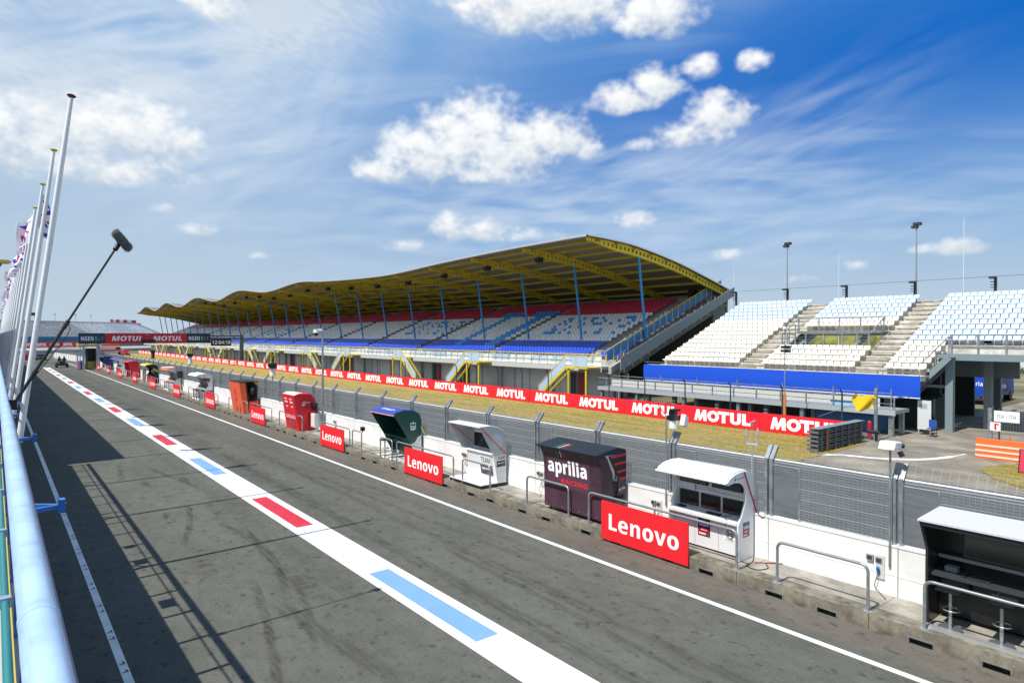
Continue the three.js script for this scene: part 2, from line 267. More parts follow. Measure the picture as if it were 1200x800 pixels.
const trackMarks = []; for (let i = 0; i < 9; i++) trackMarks.push({ D: 17 + i * 1.3, s0: -20 + 14 * i, s1: 120 + 20 * i, w: 0.35 + 0.1 * (i % 3), k: 0.16, slope: 0.006 });
const track = setting('race_track');
const trackMat = road({ map: asphaltMap(512, 1024, 14.5, 28.9, -30, 240, () => [0.112, 0.116, 0.114], trackMarks, 77), bumpMap: laneGrain, bumpScale: 0.004 });
part(track, 'asphalt', sheet(0, 14.5, 28.9, -30, 240), trackMat);
part(track, 'track_edge_line', flat(0.004, 28.3, 28.62, -30, 236), paint);
part(track, 'pit_side_line', flat(0.004, 15.6, 15.75, -30, 210), paint);

const ground = setting('ground');
part(ground, 'terrain', (() => { const g = new THREE.PlaneGeometry(2400, 2400).rotateX(-Math.PI / 2).translate(100, -0.03, -200); return g; })(), grainy([0.16, 0.15, 0.085], 1, { tile: 40, amp: 0.35, fine: 0.2, f: 8 }));
// infield run-off and apron
const grassMap = (() => {   // dry straw with green streaks
  const w = 512, h = 2048, d = new Uint8Array(w * h * 4), r = rng(8);
  for (let j = 0; j < h; j++) for (let i = 0; i < w; i++) {
    const D = 28.6 + 8 * i / w, s = 10 + 110 * j / h;
    const g = sm(0.0, 0.45, fbm(D * 1.3, s * 0.10, 4) + 0.35 * fbm(D * 1.5, s * 0.9, 3, noiseB) - 0.1 * sm(45, 70, s)), k = 0.85 + 0.3 * fbm(D * 3, s * 2, 3) + 0.35 * (r() - 0.5), edge = sm(29.3, 28.8, D + 0.3 * noise(s * 0.6, 1));
    const c = mixA(mixA([0.47, 0.345, 0.1], [0.29, 0.26, 0.035], g), [0.44, 0.34, 0.17], edge); const o = (j * w + i) * 4;
    for (let q = 0; q < 3; q++) d[o + q] = toS(c[q] * k); d[o + 3] = 255;
  }
  const t = new THREE.DataTexture(d, w, h); t.magFilter = THREE.LinearFilter; t.minFilter = THREE.LinearMipmapLinearFilter; t.generateMipmaps = true; t.wrapT = THREE.MirroredRepeatWrapping; t.colorSpace = THREE.SRGBColorSpace; t.needsUpdate = true; return t;
})();
const grassMat = mat(0xffffff, 1, 0, { map: grassMap, bumpMap: laneGrain, bumpScale: 0.02 });
const verge = setting('grass_verge');
{
  const n = 60, L = [], R = []; for (let i = 0; i <= n; i++) { const s = 14.6 + (232 - 14.6) * i / n; L.push([28.75 + 0.12 * noise(s * 0.3, 5), s]); R.push([36.3, s]); }
  const g = []; for (let i = 0; i < n; i++) g.push(quad([L[i][0], 0.01, L[i][1]], [R[i][0], 0.01, R[i][1]], [R[i + 1][0], 0.01, R[i + 1][1]], [L[i + 1][0], 0.01, L[i + 1][1]]));
  const gg = join(g), p = gg.attributes.position, uv = gg.attributes.uv; for (let i = 0; i < p.count; i++) uv.setXY(i, (p.getX(i) - 28.6) / 8, (-p.getZ(i) - 10) / 110);
  part(verge, 'dry_turf', gg, grassMat);
  // a rounded patch of turf by the orange barrier
  const sh = new THREE.Shape(); const pts = []; for (let i = 0; i <= 28; i++) { const a = Math.PI * (0.5 + i / 28); pts.push(new THREE.Vector2(6.1 + 3.0 * Math.cos(a) * (1 + 0.08 * noise(i * 0.5, 2)), 0)); }
  const outline = [[29.0, -12], [29.05, 2.5], [29.5, 5.0], [30.3, 6.5], [31.6, 7.9], [33.2, 8.7], [34.6, 8.6], [35.6, 8.0], [36.3, 6.6], [36.4, -12]].map(([D, s], i) => new THREE.Vector2(D, -s));
  const pg = new THREE.ShapeGeometry(new THREE.Shape(new THREE.CatmullRomCurve3(outline.map((v) => new THREE.Vector3(v.x, v.y, 0)), true, 'catmullrom', 0.35).getPoints(90).map((v, i) => new THREE.Vector2(v.x + 0.12 * noise(i * 0.7, 4), v.y + 0.12 * noise(i * 0.7, 9)))));
  const pp = pg.attributes.position, pu = pg.attributes.uv; for (let i = 0; i < pp.count; i++) { const D = pp.getX(i), z = pp.getY(i); pp.setXYZ(i, D, 0.014, z); pu.setXY(i, (D - 28.6) / 8, (-z + 30) / 110); } pg.computeVertexNormals();
  part(verge, 'dry_turf', pg, grassMat);
}
const tabLine = (pts) => { const c = new THREE.CatmullRomCurve3(pts.map(([D, s]) => new THREE.Vector3(D, 0, s))); return (u) => { const p = c.getPoint(u); return [p.x, p.z]; }; };
const apron = setting('paved_apron');
part(apron, 'asphalt', flat(-0.008, 28.4, 90, -60, 15.2), grainy([0.26, 0.225, 0.175], 0.9, { tile: 9, amp: 0.2, fine: 0.12, f: 7 }));
part(apron, 'service_road', flat(-0.012, 36, 46, 15.2, 250), grainy([0.13, 0.13, 0.125], 0.9, { tile: 9, amp: 0.2, fine: 0.12, f: 7 }));
part(apron, 'far_asphalt', flat(-0.016, -40, 36.2, 214, 262), grainy([0.13, 0.13, 0.128], 0.9, { tile: 12, amp: 0.15, fine: 0.1 }));
{ // curved painted line at the track entrance
  const L = [], R = [], cv = tabLine([[31.3, 14.75], [32.0, 14.0], [32.5, 12.5], [33.7, 11.2], [35.2, 10.6], [37, 10.3]]); for (let i = 0; i <= 24; i++) { const p = cv(i / 24), w = i > 20 ? 0.06 : 0.17; L.push([p[0] - w, p[1] - w * 0.8]); R.push([p[0] + w, p[1] + w * 0.8]); }
  part(apron, 'painted_line', strip(0.0, L, R), paint);
}
// grass blades standing on the verge
{
  const blade = join([0, 1, 2].map((k) => { const g = new THREE.BufferGeometry(), a = k * 2.1, w = 0.02, c = Math.cos(a), z = Math.sin(a), q = 0.06; g.setAttribute('position', new THREE.Float32BufferAttribute([-w * z + 0, 0, w * c, w * z, 0, -w * c, q * c, 0.1 + 0.03 * k, q * z], 3)); g.setAttribute('uv', new THREE.Float32BufferAttribute([0, 0, 1, 0, 0.5, 1], 2)); g.computeVertexNormals(); return g; }));
  const N = 7000, im = new THREE.InstancedMesh(blade, mat(0xffffff, 1), N), m = new THREE.Matrix4(), r = rng(61), q = new THREE.Quaternion(), up = new THREE.Vector3(0, 1, 0);
  for (let i = 0; i < N; i++) {
    const s = i < 1500 ? 1 + 7 * r() : 14.8 + 75 * r() * r(), D = i < 1500 ? 30.4 + 5.6 * r() : 28.95 + 7.1 * r(), k = 0.35 + 0.5 * r(); q.setFromAxisAngle(up, r() * 6.28);
    const g = sm(-0.1, 0.35, fbm(D * 1.3, s * 0.10, 4) + 0.35 * fbm(D * 1.5, s * 0.9, 3, noiseB)), c = mixA([0.54, 0.4, 0.11], [0.36, 0.34, 0.05], Math.min(1, g * 0.8 + 0.3 * r()));
    im.setMatrixAt(i, m.compose(P(D, 0.008, s), q, new THREE.Vector3(k, k * (0.5 + r()), k))); im.setColorAt(i, lin(...c));
  }
  im.name = 'grass_tufts'; im.userData = { kind: 'stuff', label: 'short dry grass tufts on the trackside verge', category: 'grass' }; im.castShadow = im.receiveShadow = true; scene.add(im);
}

// ================= pit platform, pit wall and its fence =================
const S_END = 128, UNIT = 2.9, S_JOINT = 5.35;
const platform = setting('pit_platform');
const slotFrame = M.galv, slotHole = mat([0.01, 0.01, 0.01], 0.95);
{
  const kUnits = []; for (let k = -3; S_JOINT + UNIT * k < S_END; k++) kUnits.push(S_JOINT + UNIT * k);
  for (const s0 of kUnits) {
    const a = s0 + 0.006, b = s0 + UNIT - 0.006, y = 0.3 + 0.004 * (rand() - 0.5);
    // kerb unit with two gutter slots cut out of its face
    const slots = [s0 + 0.82, s0 + 1.98].map((c) => [c - 0.21, c + 0.21]);
    const gs = [bx(13.43, 13.85, 0.115, y, a, b), bx(13.62, 13.85, -0.05, 0.115, a, b)];
    let p = a; for (const [c0, c1] of [...slots, [b, b]]) { gs.push(bx(13.43, 13.62, -0.05, 0.115, p, c0)); p = c1; }
    const u = part(platform, 'kerb_unit', gs, M.kerb);
    if (s0 < 75) for (const [c0, c1] of slots) part(u, 'gutter_frame', [bx(13.415, 13.46, 0.1, 0.125, c0 - 0.02, c1 + 0.02), bx(13.415, 13.46, 0.0, 0.1, c0 - 0.02, c0 + 0.012), bx(13.415, 13.46, 0.0, 0.1, c1 - 0.012, c1 + 0.02)], slotFrame);
    part(platform, 'paving_slab', bx(13.856, 14.745, 0.1, y - 0.008, a, b), M.concrete);
  }
  part(platform, 'platform_end', bx(13.43, 14.745, -0.05, 0.3, S_JOINT - UNIT * 6, S_JOINT - UNIT * 3 - 0.01), M.concrete);
}
const WALL_TOP = 1.36;
const pitWall = thing('pit_wall', 'long low white concrete pit wall behind the team stands', 'wall', [14.85, 0, 40]);
for (let k = -4; S_JOINT + UNIT * k < 206; k++) {
  const s0 = S_JOINT + UNIT * k - 0.05, far = s0 > S_END, off = far ? -((s0 - S_END) ** 2) * 0.0004 : 0;
  part(pitWall, 'wall_panel', [bx(14.75 + off, 14.98 + off, 0, WALL_TOP - 0.03, s0 + 0.008, s0 + UNIT - 0.008), bx(14.735 + off, 14.995 + off, WALL_TOP - 0.03, WALL_TOP, s0 + 0.005, s0 + UNIT - 0.005), ...(far ? [] : [bx(14.742, 14.75, 0.72, 0.735, s0 + 0.01, s0 + UNIT - 0.01)])], M.wall);
}
const fence = thing('debris_fence', 'galvanised mesh debris fence with bent posts on the white pit wall', 'fence', [14.9, WALL_TOP, 40]);
{
  const postProf = (s) => [bar([14.87, WALL_TOP - 0.25, s], [14.87, 2.78, s], 0.1, 0.07), bar([14.86, 2.74, s], [15.1, 3.06, s], 0.1, 0.07)];
  const wr = 0.0032;
  for (let k = -4; S_JOINT + UNIT * k < 206; k++) {
    const s = S_JOINT + UNIT * k, far = s > S_END; const off = far ? -((s - S_END) ** 2) * 0.0004 : 0;
    const tr = (g) => { g.translate(off, 0, 0); return g; };
    part(fence, 'post', tr(join([...postProf(s + 0.06), ...(s < 60 ? postProf(s - 0.07) : [])])), M.galv);
    // towards the next post: a plain opening beside the post, then a mesh panel
    const g0 = s - 0.75, e0 = s - UNIT + 0.13, hT = 2.62;   // panel from e0 to g0
    part(fence, 'panel_frame', tr(join([rod([14.9, WALL_TOP, g0], [14.9, hT, g0], 0.024, 6), rod([14.9, hT, s - 0.1], [14.9, hT, g0 + 0.0], 0.02, 6)])), M.galv);
    const gs = [], near = s < 45, hs = [];
    for (let h = WALL_TOP + 0.04; h < 2.7; h += near ? 0.062 : 0.125) { const strong = Math.round((h - WALL_TOP - 0.04) / 0.062) % 4 === 0; gs.push(bx(14.9 - (strong ? 2 : 1) * wr, 14.9 + wr, h - (strong ? 2.4 : 0.5) * wr, h + (strong ? 2.4 : 0.5) * wr, e0, g0)); }
    for (let q = e0; q < g0; q += near ? 0.1 : 0.2) gs.push(bx(14.905, 14.905 + wr * 2, WALL_TOP, 2.7, q - wr * 0.6, q + wr * 0.6));
    gs.push(bx(14.89, 14.91, 2.69, 2.71, e0 - 0.1, s));
    if (near) { for (const t of [0.35, 0.95]) gs.push(bar([14.87 + 0.24 * t, 2.76 + 0.31 * t, s], [14.87 + 0.24 * t, 2.76 + 0.31 * t, s - UNIT], wr * 2.4, wr * 2.4)); for (let q = e0; q < g0 + 0.6; q += 0.156) gs.push(bar([14.9, 2.72, q], [15.1, 3.05, q], wr, wr)); }
    part(fence, 'mesh_panel', tr(join(gs)), M.wire);
  }
}
// wall sockets
function socket(s, blue, where) {
  const t = thing('wall_socket', blue ? 'grey wall socket with a blue plug and hanging cable on white wall' : 'small grey socket box on white pit wall ' + where, 'socket', [14.73, 0.95, s], blue ? undefined : 'sockets on the pit wall');
  part(t, 'socket_box', [bx(14.69, 14.74, 0.95, 1.07, s + 0.02, s + 0.16), bx(14.7, 14.74, 0.93, 1.05, s - 0.16, s - 0.02)], M.grey); part(t, 'backing_plate', bx(14.715, 14.742, 0.6, 1.1, s - 0.2, s - 0.03), mat([0.62, 0.61, 0.57], 0.6)); part(t, 'socket_lid', [bx(14.684, 14.69, 0.97, 1.05, s + 0.04, s + 0.14), bx(14.694, 14.7, 0.95, 1.03, s - 0.14, s - 0.04)], M.dark);
  part(t, 'cable', wire([[14.7, 0.75, s - 0.1], [14.66, 0.6, s - 0.06], [14.68, 0.42, s - 0.02], [14.66, 0.33, s - 0.12], [14.4, 0.315, s - 0.35]], 0.008, 5), M.dark);
  if (blue) part(t, 'plug', rod([14.7, 0.72, s - 0.09], [14.65, 0.85, s - 0.09], 0.035, 8), mat([0.03, 0.14, 0.5], 0.5));
}
socket(5.75, true); for (const [s, w] of [[11.6, 'between dark purple and white curved stands'], [16.6, 'between white flap and dark purple stands'], [21.2, 'just past the white flap stand'], [27.6, 'just past the dark green stand'], [33.8, 'close to the thin camera mast'], [40.2, 'between the tall red stand and orange stand']]) socket(s, false, w);

// ---------- hoop railings along the kerb ----------
const HOOP_D = 13.52;
function hoop(s0, s1, label, group) {
  const t = thing('hoop_railing', label, 'railing', [HOOP_D, 0.3, s0], group);
  part(t, 'rail', bentTube([[HOOP_D, 0.3, s0], [HOOP_D, 1.22, s0], [HOOP_D, 1.22, s1], [HOOP_D, 0.3, s1]], 0.032, 0.16), M.galv);
  for (const s of [s0, s1]) part(t, 'foot_plate', bx(HOOP_D - 0.075, HOOP_D + 0.075, 0.3, 0.314, s - 0.075, s + 0.075), M.galv);
  if (s1 - s0 > 2.6) part(t, 'leg', rod([HOOP_D, 0.3, (s0 + s1) / 2], [HOOP_D, 1.21, (s0 + s1) / 2], 0.026, 6), M.galv);
  return t;
}
const H_GROUP = 'hoop railings along the kerb';
hoop(0.4, 4.4, 'hoop railing in front of the black open stand with bar stools'); hoop(5.4, 7.3, 'hoop railing alone before bare white wall with a blue plugged socket');
const hoops = [[8.3, 13.1], [13.95, 15.9], [17.9, 19.6], [20.2, 24.6], [25.0, 26.1], [28.0, 29.0], [29.3, 32.6], [35.5, 36.9], [37.3, 39.2], [40.6, 44.6], [45.6, 47.2], [48.0, 50.0], [53.0, 57.0], [58.4, 60.0], [60.8, 62.6], [65.0, 69.0], [70.4, 72.0], [73.0, 75.2], [76.6, 80.6], [82, 84], [88.0, 92.0], [94, 97], [99.5, 103.5], [106, 110], [111.5, 115.5], [118, 121]];
const hoopWords = ['carrying the red board beside dark purple stand', 'in front of the dark purple covered stand', 'in front of the white flap stand', 'carrying the red board next to the green stand', 'in front of the dark green stand', 'with a small black box clipped on it', 'carrying the red board by the camera mast', 'beside the white cabinet of the red stand', 'in front of the tall red stand', 'carrying the red board between red and orange stands', 'beside the open end of the orange stand', 'in front of the orange stand', 'carrying the red board next to the white rounded stand', 'by the red base of the white rounded stand', 'before the black stools of the white rounded stand', 'carrying the red board before the orange roofed stand', 'beside the screen box of the orange roofed stand', 'before the red stools of the orange roofed stand', 'carrying the red board before the black yellow stand', 'in front of the black yellow stand', 'carrying the red board before the red rounded stand', 'in front of the red rounded stand', 'carrying the red board before the purple white stand', 'in front of the purple white stand', 'carrying the red board before the dark violet stand', 'in front of the dark violet stand'];
hoops.forEach(([a, b], i) => hoop(a, b, 'hoop railing ' + hoopWords[i], H_GROUP));
// ---------- sponsor boards ----------
const boardPrint = printed(1024, 368, (g, w, h) => { g.fillStyle = '#e8212c'; g.fillRect(0, 0, w, h); g.fillStyle = '#fff'; g.strokeStyle = '#fff'; g.lineWidth = 2; fit(g, 'Lenovo', 78, 262, 860, 152); }, 0.5);
let board0;
function board(s, label) {
  const base = [13.36, 0.06, s], w = 1.46;
  if (!board0) {
    board0 = thing('sponsor_board', label, 'sponsor board', base);
    part(board0, 'panel', bx(13.365, 13.395, 0.07, 1.14, s - w, s + w), M.red); part(board0, 'print', face(13.361, 0.07, 1.14, s + w, s - w), boardPrint); part(board0, 'clamp', [bx(13.395, 13.5, 0.98, 1.03, s - 1, s - 0.95), bx(13.395, 13.5, 0.98, 1.03, s + 0.95, s + 1)], M.galv);
  } else twin(board0, base, label);
}
board(11.0, 'red sponsor board beside the dark purple covered stand'); board(22.2, 'red sponsor board between the white flap stand and dark green stand'); board(31.1, 'red sponsor board by the thin camera pole near the tall red stand');
board(42.9, 'red sponsor board between the tall red stand and orange stand'); board(54.8, 'red sponsor board between the orange stand and white rounded stand with red base'); board(66.8, 'red sponsor board between white rounded stand and white stand with orange roof'); board(78.4, 'red sponsor board between orange roofed stand and black yellow stand'); board(90, 'red sponsor board between black yellow stand and red rounded stand'); board(101.4, 'red sponsor board between red rounded stand and purple white stand'); board(113, 'red sponsor board between purple white stand and dark violet stand'); board(124.5, 'red sponsor board by the gantry column past the violet stand');
// ================= team stands on the platform =================
const Y0 = 0.305;
function monitor(t, D, h0, h1, sL, sR, frame = M.blackMatt) { const f = part(t, 'monitor', bx(D, D + 0.05, h0, h1, sR, sL), frame); part(f, 'screen', face(D - 0.003, h0 + 0.025, h1 - 0.025, sL - 0.025, sR + 0.025), M.screen); }
function barStool(D, s, label, seatMat = M.black, grp) {
  const t = thing('bar_stool', label, 'stool', [D, Y0, s], grp);
  part(t, 'pole', rod([D, Y0 + 0.03, s], [D, 1.03, s], 0.03, 10), M.steel); part(t, 'base', new THREE.CylinderGeometry(0.19, 0.21, 0.03, 20).translate(D, Y0 + 0.015, -s), M.steel);
  part(t, 'foot_ring', [new THREE.TorusGeometry(0.14, 0.012, 6, 20).rotateX(Math.PI / 2).translate(D + 0.05, 0.66, -s), rod([D, 0.66, s], [D + 0.19, 0.66, s], 0.01, 5)], M.steel);
  part(t, 'seat', [extr([[D - 0.19, 1.03], [D + 0.17, 1.03], [D + 0.2, 1.15], [D + 0.175, 1.16], [D + 0.15, 1.075], [D - 0.19, 1.065]], s - 0.2, s + 0.2, 0.012)], seatMat);
}
{ // 1: black open stand with big monitors
  const a = 1.2, b = 4.5, t = thing('pit_stand', 'black open team stand with pale roof, large monitors and bar stools', 'pit stand', [14.1, Y0, 2.85]);
  const inner = mat([0.022, 0.023, 0.025], 0.3), prof = [[13.5, 2.32], [14.62, 2.36], [14.62, Y0], [13.9, Y0], [13.84, 1.0], [13.84, 1.75]];
  for (const s of [a, b - 0.05]) part(t, 'side_panel', extr(prof, s, s + 0.05, 0.006), inner);
  part(t, 'roof', extr([[13.47, 2.325], [13.47, 2.36], [14.66, 2.4], [14.66, 2.365]], a - 0.02, b + 0.02, 0.008), mat([0.62, 0.6, 0.68], 0.4));
  part(t, 'back_panel', bx(14.55, 14.6, Y0, 2.35, a + 0.055, b - 0.055), inner); part(t, 'desk', extr([[13.96, 1.22], [13.96, 1.27], [14.54, 1.27], [14.54, 1.23]], a + 0.06, b - 0.06, 0.01), mat([0.045, 0.055, 0.058], 0.3));
  part(t, 'front_lip', bx(13.51, 13.55, 2.24, 2.315, a + 0.055, b - 0.055), inner);
  for (const [l, r] of [[4.02, 3.06], [2.98, 2.04], [1.96, 1.3]]) monitor(t, 14.36, 1.58, 2.14, l, r, mat([0.06, 0.068, 0.07], 0.35));
  part(t, 'kick_panel', bx(14.4, 14.43, 0.4, 1.28, a + 0.06, b - 0.06), mat([0.012, 0.013, 0.014], 0.3)); for (const s of [3.9, 2.6, 1.5]) part(t, 'desk_bracket', extr([[14.05, 1.29], [14.39, 1.29], [14.39, 0.9]], s, s + 0.03), M.black);
  for (const s of [3.75, 2.75, 1.9]) part(t, 'keyboard', bx(14.05, 14.2, 1.272, 1.29, s - 0.22, s + 0.22), M.blackMatt); part(t, 'radio_box', bx(14.25, 14.42, 1.272, 1.36, 4.1, 4.3), M.grey); part(t, 'headset_hook', [wire([[13.99, 1.22, 3.4], [13.95, 1.1, 3.36], [13.95, 1.02, 3.3], [13.97, 1.1, 3.24]], 0.012, 6, 16)], M.black); part(t, 'cable_tray', bx(14.36, 14.4, 1.48, 1.54, a + 0.06, b - 0.06), M.grey);
  part(t, 'floor_strip', bx(13.6, 13.74, Y0, Y0 + 0.05, a, b - 0.12), M.alu);
  barStool(13.9, 4.1, 'chrome bar stool under the black stand close to its open side panel'); barStool(13.85, 3.3, 'chrome bar stool with black seat in the middle of black stand'); barStool(13.85, 2.4, 'chrome bar stool farther inside the black stand desk');
}
const liqui = printed(256, 360, (g, w, h) => { g.fillStyle = '#111'; g.fillRect(0, 0, w, h); g.fillStyle = '#c9c9c9'; fit(g, 'TEAM', 78, 44, 100, 20); g.fillRect(10, 32, 56, 3); g.fillRect(190, 32, 56, 3); g.fillStyle = '#3a46b8'; g.fillRect(14, 66, 228, 112); g.fillStyle = '#fff'; fit(g, 'LIQUI', 26, 158, 204, 70); g.fillStyle = '#d61f2c'; g.fillRect(14, 200, 228, 62); g.fillStyle = '#fff'; fit(g, 'MOLY', 60, 250, 140, 36); g.fillStyle = '#d61f2c'; g.fillRect(14, 280, 160, 62); g.fillStyle = '#fff'; for (let i = 0; i < 5; i++) g.fillRect(26 + i * 29, 296, 20, 32); g.fillStyle = '#555'; g.fillRect(178, 280, 64, 62); });
const crest = printed(256, 256, (g, w, h) => { g.fillStyle = '#e9e9ea'; g.fillRect(0, 0, w, h); g.strokeStyle = g.fillStyle = '#16202c'; g.lineWidth = 17; g.beginPath(); g.moveTo(70, 88); g.lineTo(70, 150); g.arc(128, 150, 58, Math.PI, 0, true); g.lineTo(186, 88); g.stroke(); g.beginPath(); g.moveTo(102, 92); g.lineTo(102, 176); g.moveTo(154, 92); g.lineTo(154, 176); g.moveTo(102, 134); g.lineTo(154, 134); g.stroke(); g.beginPath(); g.moveTo(66, 74); g.lineTo(60, 30); g.lineTo(92, 54); g.lineTo(128, 22); g.lineTo(164, 54); g.lineTo(196, 30); g.lineTo(190, 74); g.closePath(); g.fill(); fit(g, 'HUSQVARNA', 40, 240, 176, 16); });
{ // 2: white stand with rounded roof and two rows of monitors
  const a = 8.55, b = 10.65, t = thing('pit_stand', 'white curved team stand with two rows of monitors and a desk', 'pit stand', [14.3, Y0, 9.6]);
  const W = mat([0.74, 0.75, 0.77], 0.3);
  const arc = []; for (let i = 0; i <= 14; i++) { const k = i / 14, an = Math.PI * (0.93 - 0.55 * k); arc.push([14.2 + 0.62 * Math.cos(an) * 1.1, 1.93 + 0.5 * Math.sin(an)]); }
  const lip = [13.5, 2.1], prof = [[14.0, Y0], [14.0, 1.2], [14.16, 1.42], [14.3, 1.68], [14.34, 1.9], [14.28, 2.08], [14.12, 2.2], [13.85, 2.25], [13.56, 2.22], [13.5, 2.27], [13.62, 2.37], [13.84, 2.45], [14.1, 2.48], [14.4, 2.47], [14.68, 2.38], [14.68, Y0]];
  for (const s of [a, b - 0.05]) part(t, 'side_panel', extr(prof, s, s + 0.05, 0.008), W);
  const rp = [[13.5, 2.27], [13.62, 2.37], [13.84, 2.45], [14.1, 2.48], [14.4, 2.47]]; part(t, 'roof', extr([...rp.map(([d, h]) => [d, h + 0.02]), ...rp.slice().reverse().map(([d, h]) => [d + 0.02, h - 0.025])], a + 0.052, b - 0.052), W);
  const edge = part(t, 'roof_lip', wire([[13.5, 2.27, b], [13.49, 2.27, a]], 0.03, 8), W);
  part(t, 'desk', extr([[13.98, 1.17], [13.98, 1.23], [14.56, 1.26], [14.56, 1.21]], a + 0.052, b - 0.052, 0.01), W); part(t, 'front_panel', bx(14.24, 14.28, Y0 + 0.04, 1.18, a + 0.052, b - 0.052), W);
  part(t, 'back_panel', [bx(14.6, 14.64, Y0, 1.25, a + 0.052, b - 0.052)], W);
  const bar2 = part(t, 'monitor_frame', [bx(14.46, 14.5, 1.27, 1.7, a + 0.052, b - 0.052), bx(14.44, 14.48, 1.86, 2.26, a + 0.052, b - 0.052)], W);
  for (let i = 0; i < 3; i++) { const l = b - 0.1 - i * 0.65; monitor(t, 14.41, 1.3, 1.67, l, l - 0.56); } for (let i = 0; i < 2; i++) { const l = b - 0.12 - i * 0.99; monitor(t, 14.37, 1.9, 2.22, l, l - 0.86); }
  part(t, 'sticker', face(14.236, 0.62, 1.1, 9.86, 9.5), liqui); part(t, 'emblem', face(14.236, 0.66, 1.04, 9.12, 8.74), crest);
  part(t, 'sticker', quad([14.2, 0.86, a - 0.003], [14.48, 0.86, a - 0.003], [14.48, 1.22, a - 0.003], [14.2, 1.22, a - 0.003]), liqui);
  part(t, 'lettering', quad([13.8, 2.285, a - 0.004], [14.24, 2.29, a - 0.004], [14.26, 2.38, a - 0.004], [13.82, 2.375, a - 0.004]), printed(256, 48, (g, w, h) => { g.fillStyle = '#e4e5e8'; g.fillRect(0, 0, w, h); g.fillStyle = '#2c3c66'; fit(g, 'HUSQVARNA', 52, 36, 196, 24); g.beginPath(); g.arc(24, 24, 18, 0, 7); g.fill(); }));
  part(t, 'roof_lettering', quad([13.64, 2.404, b - 0.35], [13.64, 2.404, b - 1.35], [13.82, 2.468, b - 1.35], [13.82, 2.468, b - 0.35]), printed(256, 64, (g, w, h) => { g.fillStyle = '#eceef2'; g.fillRect(0, 0, w, h); g.fillStyle = '#a9aed0'; fit(g, 'HUSQVARNA', 10, 54, 236, 26); g.fillStyle = '#eaa0aa'; for (let i = 0; i < 6; i++) g.fillRect(122 + i * 18, 8, 12, 14); }));
  const stp = part(t, 'tie_strap', [bar([14.2, 2.48, a - 0.03], [14.72, 1.4, a - 0.06], 0.035, 0.012), wire([[14.71, 1.43, a - 0.06], [14.74, 1.3, a - 0.2], [14.74, 1.38, a - 0.28]], 0.01, 5)], mat([0.3, 0.01, 0.03], 0.7));
  part(t, 'keyboard', bx(14.2, 14.36, 1.255, 1.275, 10.3, 10.52), M.black); part(t, 'keyboard', bx(14.18, 14.33, 1.252, 1.272, 9.2, 9.6), M.blackMatt); for (const s of [9.25, 9.95]) part(t, 'panel_seam', bx(14.236, 14.2395, Y0 + 0.06, 1.16, s, s + 0.008), M.grey); part(t, 'desk_cable', wire([[14.4, 1.27, 9.0], [14.2, 1.26, 9.1], [14.05, 1.25, 8.9], [13.96, 1.1, 8.88], [14.2, 0.8, 8.86]], 0.007, 5, 20), M.black);
  const cb = thing('floor_cable', 'dark cable looping on the platform beside the white curved stand', 'cable', [14.3, Y0, 8.2]); part(cb, 'cable', wire([[14.6, 0.31, 8.5], [14.3, 0.306, 8.35], [13.95, 0.306, 8.3], [13.9, 0.306, 8.0], [14.2, 0.306, 7.9], [14.5, 0.306, 8.1], [14.7, 0.32, 7.8]], 0.011, 6, 60), M.blackMatt); part(cb, 'red_strap_end', bar([14.3, 0.311, 8.3], [14.62, 0.311, 7.95], 0.035, 0.006), mat([0.4, 0.02, 0.03], 0.7));
}
const wordmark = printed(1024, 470, (g, w, h) => {
  g.fillStyle = '#553747'; g.fillRect(0, 0, w, h); g.fillStyle = '#fff'; g.font = 'bold 300px sans-serif'; g.save(); g.translate(20, 235); g.scale(950 / g.measureText('aprilia').width, 1.05); g.lineWidth = 9; g.strokeStyle = '#fff'; g.fillText('aprilia', 0, 0); g.strokeText('aprilia', 0, 0); g.restore();
  g.fillStyle = '#e2222c'; g.save(); g.transform(1, 0, -0.1, 1, 0, 0); fit(g, 'RACING', 370, 400, 640, 76); g.restore();
});
